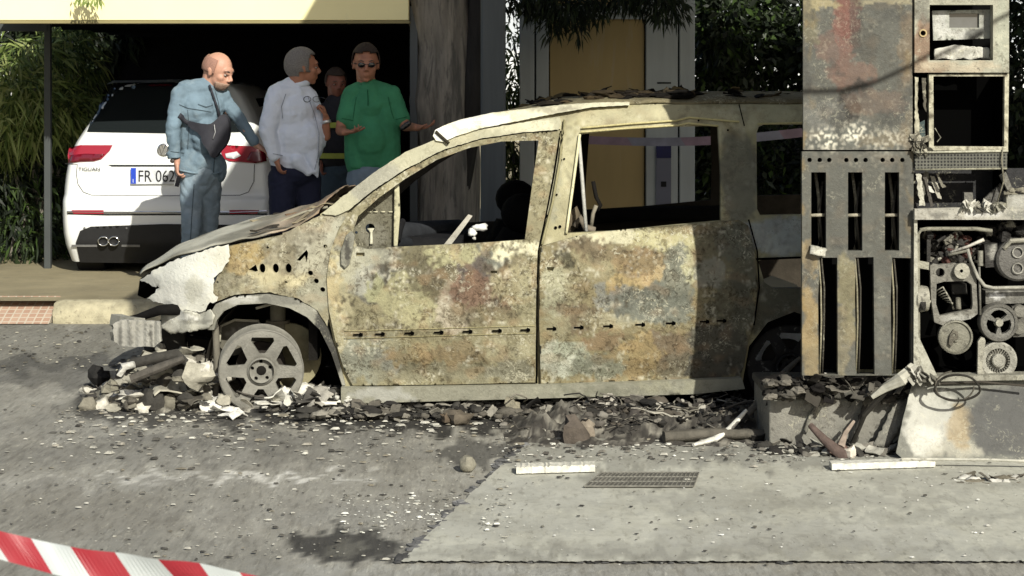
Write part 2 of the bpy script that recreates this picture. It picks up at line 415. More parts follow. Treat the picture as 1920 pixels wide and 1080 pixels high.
# kerb stones, each a rounded block
m_kerb = mat('kerb_stone', C(186,178,150), .9, 0, .3, 9, bump=.8, bscale=50, flakes=[(30,.6,.68,C(100,92,76),.7),(14,.62,.7,C(225,220,195),.6)])
k0 = None
xk = gnd(96, 607).x; i = 0
while xk < 7:
    L = 1.02; mb = MB(); rs = []
    for a in range(19):
        x = xk+L*a/18; e = .03 if a in (0, 18) else 0; rs.append([V((x, KY+.02+e+.012*nz(x*4,1,0), -.02)), V((x, KY+.005+e+.012*nz(x*4,2,0), .08)), V((x, KY+.035+e+.014*nz(x*5,3,0), .118-e*.4)), V((x, KY+.085+.01*nz(x*6,7,0), .150-e*.3)), V((x, KY+.18, .160-e*.3)), V((x, KY+.2, -.02))])
    mb.rings(rs[::-1])
    o = mb.build('kerb_stone', m_kerb, None, True, base=(xk+L/2, KY+.1, 0), auto=50)
    tag(o, 'sunlit rounded pale kerb stone next to the red tiled ramp' if i == 0 else 'plain kerb stone in the row behind the burnt car', 'kerb stone', 'kerb stones along the pavement')
    if i: o['label'] = ['kerb stone half shaded by the nose of the burnt car', 'kerb stone behind the front wheel of the burnt car', 'kerb stone behind the front door of the burnt car', 'kerb stone behind the middle pillar of the burnt car', 'kerb stone behind the rear door of the burnt car', 'kerb stone behind the rear wheel of the burnt car', 'kerb stone behind the slotted pump panel', 'kerb stone behind the open pump machinery', 'kerb stone furthest right past the pump', 'kerb stone at the far right end of the row'][min(i-1, 9)]
    xk += L+.015; i += 1
# red tiled ramp
mb = MB(); x1 = gnd(92, 607).x
rs = []
for a in range(26):
    x = -9+(x1+9)*a/25; rs.append([V((x, KY-.02, .002)), V((x, KY+.10, .05)), V((x, KY+.24, .10)), V((x-.02, KY+.42, .158)), V((x, KY+.43, -.01))])
mb.rings(rs[::-1])
def tiles(N, L, mp, c, mix, ramp, nse):
    br = N.new("ShaderNodeTexBrick"); br.inputs['Scale'].default_value = 1.0; br.inputs['Brick Width'].default_value = .06; br.inputs['Row Height'].default_value = .06
    br.inputs['Mortar Size'].default_value = .006; br.offset = 0; br.inputs['Color1'].default_value = (.34,.21,.16,1); br.inputs['Color2'].default_value = (.44,.31,.24,1); br.inputs['Mortar'].default_value = (.5,.46,.38,1)
    L.new(mp.outputs[0], br.inputs['Vector']); return mix(.75, c, br.outputs[0])
tag(mb.build('tiled_ramp', mat('ramp_tile', C(180,150,120), .85, 0, .2, 6, bump=.3, extra=tiles), None, False), kind='structure')

# ------------------------------------------------------------------ unseen canopy added and cut to shade the background; grey column, carport
m_white = mat('canopy_white', (.55,.55,.52), .6, 0, .08, 2)
t = thing('shade_canopy', (3, 10, 0), 'unseen flat white canopy added to shade the background, on a grey column', 'canopy')
mb = MB(); mb.bb(-.08, 11, 6.6, 11.2, 4.5, 4.8); mb.bb(.55, 11, 11.2, 14.2, 4.5, 4.8); mb.build('roof', m_white, t)
mb = MB(); mb.bb(-.12, 11.04, 6.56, 6.6, 4.35, 4.95, C(235,205,70)); mb.bb(-.12, -.08, 6.6, 11.2, 4.35, 4.95, C(235,205,70)); mb.build('fascia', mat('canopy_fascia', None, .5, 0, .05, 2, attr=True), t)
m_col = mat('grey_column', C(100,106,110,.62), .5, .1, .12, 3, stretch=(6,6,.4))
mb = MB(); mb.rings([[V((cx+sx*.098, 14.05+sy*.14, z)) for sx, sy in ((-1,-1),(1,-1),(1,1),(-1,1))] for cx, z in ((-.147, .15), (-.147, 4.6))]); mb.build('column', m_col, t, bevel=.02)
mb = MB(); mb.bb(9.5, 9.8, 10, 10.3, 0, 4.5); mb.build('column', m_col, t)

FY = 14.45; fs_ = F/FY
m_fas = mat('cream_fascia', C(250,240,186,.95), .55, 0, .05, 1.2, flakes=[(3,.6,.8,C(235,232,190),.5)])
m_dark = mat('shade_dark', (.010,.010,.011), .95, 0, .2, 5, spec=0)  # near-black colour stands in for deep shade at the back
m_post = mat('dark_post', C(74,78,78), .6, .1, .1, 4)
t = thing('carport', (-3, 16, .15), 'low carport with cream yellow fascia beam over the parked white car', 'carport')
zb = H+(HY-38)/fs_
mb = MB(); mb.bb(-9, ray(766,38,FY).x, FY, FY+.12, zb, zb+.55); mb.build('fascia', m_fas, t, bevel=.006)
mb = MB(); mb.bb(-9, ray(768,38,FY).x, FY-.015, FY+.14, zb-.025, zb-.003, C(150,140,100)); mb.build('drip_edge', mat('drip', None, .6, .1, .1, 4, attr=True), t)
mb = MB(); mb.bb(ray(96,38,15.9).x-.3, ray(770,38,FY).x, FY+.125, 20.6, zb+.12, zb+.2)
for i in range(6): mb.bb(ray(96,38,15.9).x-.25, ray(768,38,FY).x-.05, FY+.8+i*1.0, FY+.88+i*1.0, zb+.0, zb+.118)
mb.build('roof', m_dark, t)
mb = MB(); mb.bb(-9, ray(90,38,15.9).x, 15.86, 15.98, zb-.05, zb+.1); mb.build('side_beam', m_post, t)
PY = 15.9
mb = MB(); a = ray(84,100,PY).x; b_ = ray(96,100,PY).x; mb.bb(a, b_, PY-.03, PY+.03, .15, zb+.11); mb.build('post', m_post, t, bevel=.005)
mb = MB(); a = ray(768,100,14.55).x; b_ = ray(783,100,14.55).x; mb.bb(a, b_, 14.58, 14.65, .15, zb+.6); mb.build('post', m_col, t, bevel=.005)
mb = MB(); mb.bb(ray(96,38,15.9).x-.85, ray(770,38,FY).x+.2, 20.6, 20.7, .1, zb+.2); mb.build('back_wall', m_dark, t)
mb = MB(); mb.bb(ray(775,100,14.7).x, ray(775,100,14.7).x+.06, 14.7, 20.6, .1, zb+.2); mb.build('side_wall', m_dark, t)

# ------------------------------------------------------------------ grey and yellow kiosk
KZ = 16.2
def kx(px, Y=KZ): return ray(px, 0, Y).x
def kz(py, Y=KZ): return ray(0, py, Y).z
m_kgrey = mat('kiosk_grey', C(166,172,172,.9), .5, 0, .1, 3, stretch=(3,3,.5))
m_kyel = mat('kiosk_yellow', C(176,154,104,.8), .5, 0, .08, 2, stretch=(3,3,.5), flakes=[(1.3,.52,.66,(.36,.35,.30),.4)])  # pale patches in the colour stand in for dappled sunlight
m_seam = mat('seam_dark', (.01,.01,.011), .8, 0, 0)
t = thing('kiosk', (1, KZ, .15), 'grey cabin with tall yellow front panel behind the burnt car', 'kiosk')
top = 3.6
for x0, x1, m, y in ((974,1002,m_kgrey,0), (1005,1029,m_kgrey,.01), (1031,1209,m_kyel,.05), (1211,1271,m_kgrey,0), (1274,1303,m_kgrey,.0)):
    mb = MB(); mb.bb(kx(x0), kx(x1), KZ+y, KZ+y+.06, .15, top); mb.build('front_panel' if m is m_kgrey else 'yellow_panel', m, t, bevel=.008)
mb = MB(); mb.bb(kx(974)+.01, kx(1303)-.01, KZ+.12, KZ+1.8, .15, top); mb.build('body', m_seam, t)
mb = MB(); mb.bb(kx(974), kx(1303), KZ-.03, KZ+.0, kz(26), kz(10)); mb.bb(kx(1029), kx(1211), KZ-.015, KZ+.045, kz(36), kz(27)); mb.build('cross_beam', m_kgrey, t, bevel=.004)
mb = MB(); mb.bb(kx(1232), kx(1258), KZ-.006, KZ-.001, kz(157), kz(154)); mb.build('letter_slot', m_seam, t)
mb = MB(); mb.bb(kx(1230), kx(1258), KZ-.02, KZ-.001, kz(388), kz(268), C(110,112,126)); mb.build('keypad_panel', mat('kpanel', None, .5, 0, .05, 3, attr=True), t)
mb = MB(); mb.bb(kx(1230), kx(1258), KZ-.03, KZ-.021, kz(296), kz(270)); mb.build('screen', mat('navy_screen', C(34,36,84), .3), t)
mb = MB(); mb.bb(kx(1239), kx(1249), KZ-.026, KZ-.0205, kz(350), kz(340)); mb.build('button', m_seam, t)
# barrier tape drawn between the trunk and the kiosk, seen through the rear door window
def tape(name, pts, w, m1, m2, step, tw=None):
    t = thing(name[0], pts[0], name[1], name[2]); parts = {}
    n = len(pts)-1; L = 0
    for i in range(n):
        a, b = V(pts[i]), V(pts[i+1]); k = int((L+(b-a).length/2)//step); parts.setdefault(k, MB()); sl = .35*w
        tw0 = tw(i) if tw else 0; tw1 = tw(i+1) if tw else 0
        d0 = V((0, sin(tw0)*w/2, cos(tw0)*w/2)); d1 = V((0, sin(tw1)*w/2, cos(tw1)*w/2)); s = V((sl, 0, 0))
        parts[k].add([a-d0+s, b-d1+s, b+d1-s, a+d0-s]+[q+V((0,.0006,0)) for q in (a-d0+s, b-d1+s, b+d1-s, a+d0-s)], [(0,1,2,3), (7,6,5,4)])
        L += (b-a).length
    for k in parts: parts[k].build(('red_stripe','white_stripe')[k % 2], (m1, m2)[k % 2], t)
    return t
m_tr = mat('tape_red', C(168,52,62,.8), .35, 0, .12, 6, transl=.15); m_tw = mat('tape_white', C(196,202,202,.85), .35, 0, .08, 6, transl=.2)
tp = []
for i in range(60):
    u = i/59; px = 1088+420*u; Y = 14.9; tp.append(ray(px, 262+10*sin(pi*u)-14*u, Y))
tape(('barrier_tape', 'faded red and white tape stretched across the kiosk, seen through the car window', 'tape'), tp, .07, mat('tape_pink', C(150,126,140,.62), .5), mat('tape_grey', C(140,140,154,.62), .5), .42)
# foreground tape
tp = []
for i in range(180):
    u = i/179; px = -500+1500*u; y = 1022+ px*.185; tp.append(ray(px, y+ (8*sin(px*.012)), 3.25+.18*u))
tape(('barrier_tape', 'red and white striped barrier tape drooping across the foreground', 'tape'), tp, .064, m_tr, m_tw, .080, lambda i: .25*sin(i*.11)+.12*sin(i*.37))

# ------------------------------------------------------------------ vegetation
def leaves(mb, c, r, n, ln, wd, rn, cols, droop=.4, shell=.0, out=True):
    c = V(c)
    for _ in range(n):
        while True:
            d = V((rn.uniform(-1,1), rn.uniform(-1,1), rn.uniform(-1,1)))
            if shell*shell < d.length_squared < 1: break
        p = c+V((d.x*r[0], d.y*r[1], d.z*r[2]))
        q = (d.normalized()*.7+V((rn.uniform(-1,1), rn.uniform(-1,1), rn.uniform(-1,1)-droop))).normalized()
        l = ln*rn.uniform(.6,1.3); w = wd*rn.uniform(.6,1.2)
        s = q.cross(V((rn.uniform(-1,1), rn.uniform(-1,1), rn.uniform(-1,1)))).normalized()*w*.5
        m = p+q*l*.45; e = p+q*l-V((0,0,droop*l*.3))
        mb.add([p, m+s, e, m-s], [(0,1,2,3)], rn.choice(cols))
m_leaf = mat('leaf', None, .55, 0, .3, 1.5, attr=True, spec=.3, transl=.25)
m_bark = mat('bark', C(150,143,132,.85), .9, 0, .45, 4, bump=1.0, bscale=20, stretch=(3,3,.4), flakes=[(6,.5,.62,(.10,.095,.085),.8)])
GR = [(.05,.085,.02), (.075,.11,.03), (.10,.14,.04), (.035,.06,.018)]
DK = [(.018,.028,.012), (.03,.045,.018), (.012,.018,.01)]
LT = [(.26,.32,.10), (.17,.23,.06), (.34,.38,.15), (.08,.12,.03)]
# large tree by the carport
t = thing('tree', ray(835, 520, 14.75), 'thick grey trunk with leaning fork right behind the burnt car', 'tree')
def trunkpts(l, Y): return [ray(x, y, Y) for x, y in l]
mb = MB()
def bark_tube(mb, pts, rad, n=26, amp=.12):
    out = []
    for i in range(len(pts)-1):
        for k in range(8):
            out.append((V(pts[i]).lerp(V(pts[i+1]), k/8), lerp(rad[i], rad[i+1], k/8)))
    out.append((V(pts[-1]), rad[-1])); rs = []
    for p, r in out:
        rs.append([p+V((cos(a), sin(a), 0))*r*(1+amp*nz(cos(a)*2.2, sin(a)*2.2, p.z*.5)+amp*.55*nz(cos(a)*7, sin(a)*7, p.z*.8)) for a in [2*pi*j/n for j in range(n)]])
    mb.rings(rs)
bark_tube(mb, trunkpts([(842,540),(834,420),(840,300),(830,190),(836,90),(822,0),(800,-160),(770,-420)], 14.75), [.34,.27,.255,.275,.25,.28,.18,.08])
mb.build('trunk', m_bark, t, True)
mb = MB(); bark_tube(mb, trunkpts([(850,470),(866,340),(884,200),(898,90),(906,0),(950,-180),(1010,-420)], 14.62), [.06,.08,.10,.11,.12,.10,.06]); mb.build('limb', mat('bark_dark', C(64,60,56,.6), .9, 0, .35, 5, bump=1, bscale=26, stretch=(3,3,.5)), t, True)
mb = MB(); rn = random.Random(8)
for c, r, n in ((( -.9,14.8,4.3),(1.6,1.6,.9),5200), ((.7,14.9,4.0),(1.5,1.4,.8),5000), ((1.9,15.0,3.7),(1.2,1.2,.8),4000)):
    leaves(mb, c, r, n, .11, .035, rn, DK+GR[:1], .5)
for px, py, w, n in ((1010,14,.3,340),(1060,28,.3,380),(1105,22,.22,200),(960,-6,.4,400),(1160,0,.3,260),(1230,8,.3,320),(1255,25,.22,200),(1035,48,.13,120),(1200,-14,.5,420),(1085,58,.08,50)):
    p = ray(px, py-12, 14.9); leaves(mb, p, (w*.8, w, .16), n, .10, .022, rn, DK, .9)
mb.build('crown', m_leaf, t)
# twig hanging before the cream fascia
t = thing('hanging_branch', ray(160,-60,14.2), 'small leafy twig hanging over the cream carport fascia', 'branch')
mb = MB(); mb.tube([ray(150,-150,14.2), ray(158,-60,14.2), ray(163,0,14.2)], [.012,.008,.003], 5); mb.build('stem', m_bark, t)
mb = MB()
for k in range(90):
    a = rn.uniform(-1.2,1.2); p = ray(163+rn.uniform(-22,30), rn.uniform(-40,2), 14.2); q = V((sin(a)*.5, rn.uniform(-.3,.3), -1)).normalized(); l = rn.uniform(.05,.1); s = V((.008,0,0)); mb.add([p, p+q*l*.5+s, p+q*l, p+q*l*.5-s], [(0,1,2,3)], rn.choice(LT))
mb.build('leaves', m_leaf, t)
# bamboo-like shrubs on the left
def shrub(name, label, cat, base, clumps, ln, wd, cols, seed, stems=True, grp=None, dr=.7):
    rn = random.Random(seed); t = thing(name, base, label, cat, grp); mb = MB()
    for c, r, n in clumps: leaves(mb, c, r, n, ln, wd, rn, cols, dr)
    mb.build('foliage', m_leaf, t)
    if stems:
        mb = MB()
        for c, r, n in clumps: mb.tube([V(base)+V((rn.uniform(-.2,.2),0,0)), V(base).lerp(V(c),.6)+V((rn.uniform(-.2,.2),0,0)), V(c)+V((0,0,r[2]*.5))], [.03,.02,.008], 6)
        mb.build('stem', m_bark, t, True)
    return t
def R_(px, py, Y): return ray(px, py, Y)
shrub('shrub', 'sunlit long-leaved green shrub growing left of the carport post', 'shrub', R_(60,500,17.0), [(R_(20,160,16.9),(.35,.5,.35),420),(R_(65,200,16.8),(.35,.5,.35),520),(R_(10,235,16.8),(.3,.4,.3),420),(R_(50,110,17.2),(.35,.5,.25),260)], .26, .028, LT, 3)
shrub('shrub', 'bright green shrub between the carport post and the white car', 'shrub', R_(130,500,17.4), [(R_(130,215,17.0),(.26,.4,.28),620),(R_(118,130,17.6),(.2,.4,.4),260),(R_(150,260,17.2),(.2,.3,.25),260),(R_(135,120,17.8),(.3,.4,.5),700)], .2, .026, LT+GR, 4)
shrub('shrub', 'dark low shrub at the far left edge beside the white car', 'shrub', R_(30,505,16.8), [(R_(20,350,17),(.6,.5,.55),1500),(R_(90,400,17.3),(.5,.4,.5),1300),(R_(30,460,16.6),(.5,.4,.3),700)], .15, .035, DK+GR[:1], 5)
shrub('hedge', 'tall dark hedge closing the left side behind the shrubs', 'hedge', R_(60,500,20.5), [(R_(40,380,20.5),(1.4,.5,1.2),5200),(R_(20,180,20.5),(1.3,.5,.8),1500),(R_(110,60,20.6),(1.0,.5,.5),2200),(R_(120,130,20.6),(.5,.4,.6),1400),(R_(122,85,20.5),(.5,.3,.5),1500)], .16, .05, DK, 6)
shrub('shrub', 'narrow strip of yellow green leaves between the grey column and kiosk', 'shrub', R_(962,500,16.6), [(R_(962,120,16.9),(.13,.3,.5),300),(R_(962,240,16.9),(.13,.3,.5),420),(R_(962,370,16.9),(.14,.3,.4),300)], .12, .03, [(.45,.5,.2),(.3,.38,.12),(.2,.25,.08)], 7)
shrub('tree', 'dark leafy tree right of the kiosk with bright gaps in its crown', 'tree', R_(1400,500,18.5), [(R_(1395,60,18.5),(.55,.7,.7),2800),(R_(1480,40,18.6),(.45,.6,.35),1100),(R_(1450,130,18.5),(.55,.5,.45),1150),(R_(1340,200,18.5),(.35,.6,.8),2600),(R_(1450,330,18.2),(1.0,.6,.7),4600),(R_(1350,30,18.2),(.3,.6,.6),1700)], .12, .05, DK+GR[:1]+[(.06,.075,.05)], 9, dr=.3)  # lighter tones mixed in to colour some leaves as sunlit
shrub('tree', 'dense dark tree filling the right edge behind the pump', 'tree', R_(1850,500,17.5), [(R_(1920,150,17.5),(1.1,.6,1.2),7000),(R_(1700,330,17.6),(1.1,.6,.9),6000),(R_(1900,400,17.4),(1.0,.6,.8),4500),(R_(1620,120,18),(.8,.6,1.0),3500)], .14, .06, DK, 10, dr=.3)
# dark boundary wall and pale far houses whose light shows through the leaves
mb = MB(); mb.bb(1.75, 9, 20.5, 20.7, 0, kz(205, 20.5)); mb.bb(-14, kx(0,20.5)+1.2, 21.5, 21.7, 0, kz(190,21.5))
tag(mb.build('boundary_wall', m_dark), 'dark boundary wall closing the yard behind the trees', 'wall')
mb = MB(); mb.bb(-30, 40, 48, 49, 0, 2.6, C(225,228,230)); mb.bb(-30, 40, 50, 56, 0, 7, C(190,195,200))
o = mb.build('far_building', mat('far_white', None, .8, 0, .1, .2, attr=True)); tag(o, 'pale building glimpsed through the gaps in the trees', 'building')
# ------------------------------------------------------------------ burnt van
VX0, VY0, VT = -1.4, 10.0, -0.08
def vplane(X): return VY0+VT*(X-VX0)
TUM = [(0.0,.05),(.2,.045),(.3,.01),(.45,-.02),(.7,-.045),(.9,-.02),(1.0,.01),(1.2,.07),(1.45,.15),(1.6,.22),(1.66,.27),(1.72,.36),(1.85,.5)]
def gv(X, Z):
    y = vplane(X)+interp(TUM, Z)
    if X < -1.35: y += .30*((-1.35-X)/.7)**2
    return y+.006*nz(X*2.2, Z*2.2, 4)+.003*nz(X*7, Z*7, 8)
def gin(d): return lambda X, Z: vplane(X)+d
van = thing('burnt_car', (0, 10.6, 0), 'burnt-out rusted family car without tyres or glass, resting between the pavement and the pump', 'car')
m_burn = mat('burnt_metal', (1.0,1.0,1.0), .75, .0, .22, 9, attr=True, bump=.55, bscale=70, crack=.8, spec=.25, flakes=[(60,.64,.70,(.05,.045,.035),.7)])
m_burn2 = mat('burnt_metal_pale', (1,1,1), .7, .0, .16, 7, attr=True, bump=.4, bscale=60, crack=.3, spec=.3, flakes=[(55,.66,.71,(.05,.045,.035),.7)])
m_char = mat('charred_inside', None, .9, .0, .3, 9, attr=True, bump=.4, spec=.1)
m_blk = mat('recess_black', (.002,.002,.002), .95, 0, 0, spec=0)  # near-black paints the shade inside slots, gaps, holes and linings
CR = C(206,196,146); CR2 = C(226,220,180); OL = C(128,120,84); OLD = C(84,80,58); GG = C(150,150,132); BG = C(112,115,106); BGD = C(84,86,80)
RU = C(142,100,66); RUD = C(104,82,62); OC = C(186,158,88); WH = C(224,222,200); GRY = C(140,140,130); GRD = C(92,90,84); PU = C(96,84,84)
# front door ---------------------------------------------------------------
fd_b = [(632,600,26,150,C(186,176,132),.9),(625,540,14,60,C(196,176,120),.8),(700,475,70,16,GRY,.8),(680,505,40,40,C(176,174,152),.8),(735,535,70,44,GRD,.9),(690,520,30,26,C(190,190,176),.6),
 (712,545,22,24,C(160,160,112),.95),(770,565,60,50,C(178,172,120),.9),(800,500,50,40,C(112,104,74),.8),(840,530,50,44,C(108,96,68),.9),(850,480,50,18,C(180,176,124),.9),
 (780,600,50,22,C(176,168,120),.7),(855,585,40,36,C(196,182,158),.9),(860,550,30,30,C(170,150,124),.6),(925,488,30,24,BG,.95),(900,512,36,26,PU,.9),(890,550,44,34,C(132,96,74),.9),(930,560,30,30,C(128,100,78),.8),
 (975,465,50,17,CR2,.95),(960,530,44,36,C(168,156,112),.85),(990,560,24,60,C(172,164,120),.8),(900,590,70,20,C(134,120,84),.7),(930,500,40,12,C(100,88,66),.6),
 (700,670,60,40,C(150,154,140),.85),(650,690,24,40,C(156,158,140),.8),(735,675,30,34,C(138,138,128),.6),(800,665,70,20,C(158,136,84),.8),(860,660,60,22,C(148,126,84),.7),(960,660,50,22,C(178,170,130),.8),
 (850,700,160,18,C(142,136,106),.8),(960,695,40,22,C(140,138,118),.7),(760,645,80,10,C(164,154,108),.7),(745,618,90,10,C(150,140,104),.6)]
fcol = blobf(C(150,142,108), fd_b, 1, 13, 8, .75)
fd_out = [(1049,246),(1036,330),(1019,420),(1010,462),(1006,560),(1003,716),(840,720),(662,722),(645,690),(630,640),(617,580),(613,520),(620,470),(635,430),(655,398),(700,360),(760,320),(830,283),(900,262),(980,250)]
fd_hole = [(1010,263),(1000,330),(984,449),(900,455),(735,463),(690,467),(670,462),(660,440),(672,405),(710,371),(760,335),(820,299),(880,277),(940,265)]
mb = MB(); mb.panel(fd_out, [fd_hole, rect(668,473,684,480), rect(920,507,932,512)], gv, .022, 4, fcol, -.016, hs=4); door1 = mb.build('front_door', m_burn, van, True, auto=50)
rd_b = [(1150,440,90,16,CR2,.8),(1250,450,60,26,C(196,188,130),.85),(1095,460,50,16,C(118,100,72),.85),(1062,492,20,14,OLD,.95),(1120,500,40,26,C(160,150,108),.8),(1200,500,50,30,C(158,132,84),.9),(1180,530,40,26,OC,.9),
 (1230,520,44,16,C(200,170,108),.85),(1160,560,50,26,C(136,138,134),.9),(1215,570,80,34,BG,.97),(1270,520,30,60,C(124,128,116),.9),(1245,585,60,22,C(128,132,120),.9),(1290,500,14,30,C(206,202,150),.8),
 (1050,560,40,70,C(158,150,112),.8),(1035,545,24,60,C(176,174,140),.8),(1080,590,50,18,C(130,110,80),.8),(1120,640,50,18,C(150,122,82),.85),(1160,600,60,14,C(186,178,142),.6),(1250,650,60,30,C(134,112,84),.9),
 (1205,655,36,26,OC,.75),(1190,690,50,18,C(170,140,80),.7),(1060,670,46,36,C(170,178,156),.9),(1050,690,40,14,C(214,218,200),.8),(1120,690,50,20,C(138,142,122),.9),(1270,690,40,22,C(132,122,100),.8),(1030,680,14,40,C(190,190,170),.7),
 (1340,470,40,60,C(120,112,84),.8),(1330,510,26,30,C(152,152,140),.7),(1370,560,46,40,C(112,108,84),.9),(1350,640,60,40,C(86,84,76),.9),(1395,520,24,120,C(104,102,84),.8),(1385,450,40,36,C(112,112,96),.8),(1340,690,60,22,C(86,84,78),.9),(1135,475,60,10,C(128,112,80),.7)]
rcol = blobf(C(148,136,98), rd_b, 2, 13, 8, .6)
rd_out = [(1015,461),(1100,437),(1200,427),(1300,420),(1385,412),(1402,422),(1414,470),(1419,540),(1413,600),(1402,640),(1394,685),(1386,706),(1200,713),(1014,718),(1011,600),(1012,500)]
mb = MB(); mb.panel(rd_out, [[(1025,500),(1040,500),(1036,508),(1027,508)]], gv, .022, 4, rcol, -.022, hs=4); door2 = mb.build('rear_door', m_burn, van, True, auto=50)
# trim groove with its clip slots on each door
for (dr, x0, y0, x1, y1, sl) in ((door1, 646,627,1002,617,(672,713,768,823,877,932,985)), (door2, 1016,616,1404,598,(1034,1085,1140,1200,1257,1320,1352))):
    mb = MB()
    for dy, c in ((-7,C(160,152,116)),(7,C(150,142,108))):
        mb.tube([hit(lerp(x0,x1,k/30), lerp(y0,y1,k/30)+dy, gv)+V((0,-.018,0)) for k in range(31)], .003, 6, c)
    mb.build('trim_groove', m_burn, dr, True)
    for sx in sl:
        mb = MB(); y = lerp(y0, y1, (sx-x0)/(x1-x0)); mb.panel([(sx-9,y-1.2),(sx+3,y-1.5),(sx+3,y-4.5),(sx+9,y-2),(sx+9,y+2.5),(sx+3,y+4),(sx+2,y+1.5),(sx-9,y+1.5)], (), gv, .004, 4, None, -.027)
        mb.build('clip_slot', m_blk, dr)
# side frame: A pillar, roof rail, B and C pillar, rear quarter -----------
sf_b = [(900,225,160,22,CR2,.5),(720,330,120,60,C(176,172,140),.7),(820,280,70,30,C(186,182,146),.6),(1200,215,170,22,C(196,186,136),.9),(1060,210,24,18,C(150,140,100),.6),(1440,215,90,26,C(206,198,148),.8),
 (1035,330,22,90,C(150,150,124),.7),(1065,330,14,100,C(196,188,136),.8),(1060,400,20,50,C(176,166,112),.7),(1345,250,24,20,C(206,200,160),.6),(1384,330,40,90,C(112,112,100),.8),(1470,440,80,36,C(176,184,186),.95),(1470,580,90,60,C(60,60,58),.8),(1390,230,12,30,C(176,166,124),.7)]
scl = blobf(C(176,168,126), sf_b, 5, 8, 4, .35)
sf_out = [(600,402),(640,373),(700,326),(760,287),(815,262),(850,247),(920,233),(1000,217),(1050,206),(1130,196),(1300,194),(1505,194),(1640,198),(1740,230),(1780,330),(1790,470),(1790,700),(1640,712),(1580,712),
  (1575,650),(1545,605),(1490,585),(1440,605),(1405,650),(1392,722),(1200,735),(650,745),(640,690),(625,640),(612,580),(607,520),(612,470),(600,430)]
wh1 = [(1012,262),(1003,330),(987,452),(900,462),(735,470),(668,475),(650,440),(665,405),(705,370),(760,332),(820,296),(880,274),(940,263)]
wh2 = [(1089,252),(1084,290),(1072,350),(1060,438),(1150,434),(1250,424),(1352,414),(1352,330),(1347,238),(1340,236),(1270,238),(1170,244)]
wh3 = [(1432,234),(1600,233),(1660,300),(1668,400),(1426,404),(1420,392),(1419,250),(1423,238)]
ca = [(1422,490),(1434,486),(1640,480),(1640,541),(1450,541),(1434,530)]
mb = MB(); mb.panel(sf_out, [wh1, wh2, wh3, ca], gv, .05, 7, scl, .012); mb.build('side_frame', m_burn2, van, True, auto=50)
# outer A pillar band and rain gutter lines
def line(mb, pts, r, off=-.012, col=None, g=gv, n=7, k=6):
    q = []
    for a, b in zip(pts, pts[1:]):
        q += [hit(lerp(a[0],b[0],i/k), lerp(a[1],b[1],i/k), g)+V((0,off,0)) for i in range(k)]
    q.append(hit(*pts[-1], g)+V((0,off,0))); mb.tube(q, r, n, col)
mb = MB(); mb.panel([(604,400),(640,371),(700,324),(760,285),(815,262),(860,250),(930,238),(1000,226),(1048,218),(1052,232),(1047,243),(980,248),(900,260),(830,281),(760,317),(700,356),(655,393),(630,404)], (), gv, .03, 6, blobf(C(184,180,146),[(700,340,60,40,C(150,148,130),.7),(980,235,70,10,C(214,208,160),.8),(860,262,50,14,C(176,168,120),.7)],6,8,4), -.022, 0, jag=.6)
mb.build('front_pillar', m_burn2, van, True, auto=50)
mb = MB()
for pts in ([(1088,248),(1170,241),(1270,235),(1290,231),(1347,236)], [(1090,240),(1180,232),(1268,226),(1292,220),(1386,228)], [(1420,232),(1500,230),(1600,229)]): line(mb, pts, .006, -.004, CR)
line(mb, [(1058,225),(1050,300),(1036,380),(1016,458)], .007, -.006, C(150,144,110)); line(mb, [(1087,252),(1078,320),(1062,438)], .008, -.002, CR2)
mb.build('door_seal_rails', m_burn2, van, True)
for pts, r, o_ in (([(1386,196),(1390,212),(1396,236)],.003,.008), ([(1404,412),(1420,470),(1424,540),(1414,610)],.004,.008), ([(1418,486),(1500,483),(1640,478)],.006,.004), ([(655,394),(700,357),(760,318),(830,282),(900,261),(980,249),(1050,243)],.0035,-.017), ([(1051,246),(1038,330),(1020,420),(1009,470),(1006,560),(1006,718)],.0055,-.012)):
    mb = MB(); line(mb, pts, r, o_); mb.build('panel_gap', m_blk, van, True)
for x, y, r in ((1035,255,3),(1046,262,2),(1052,300,2),(1058,298,2),(1044,365,2),(1042,427,3),(1050,425,3),(1025,405,3),(1310,226,2),(1365,244,2)): mb = MB(); mb.panel(circ(x,y,r,8), (), gv, .003, 3, None, .004); mb.build('bolt_hole', m_blk, van)
# sill
mb = MB(); mb.panel([(640,726),(700,727),(1004,722),(1014,722),(1200,716),(1390,708),(1396,728),(1300,738),(1010,746),(645,756),(640,752)], (), lambda X, Z: vplane(X)+.0-.25*(Z-.1), .06, 7, blobf(C(160,158,136), [(720,740,60,12,C(190,190,176),.7),(1100,730,80,9,C(134,134,104),.7),(1250,726,70,9,C(176,172,130),.6)], 7), -.02)
mb.build('sill', m_burn2, van, True, auto=40)
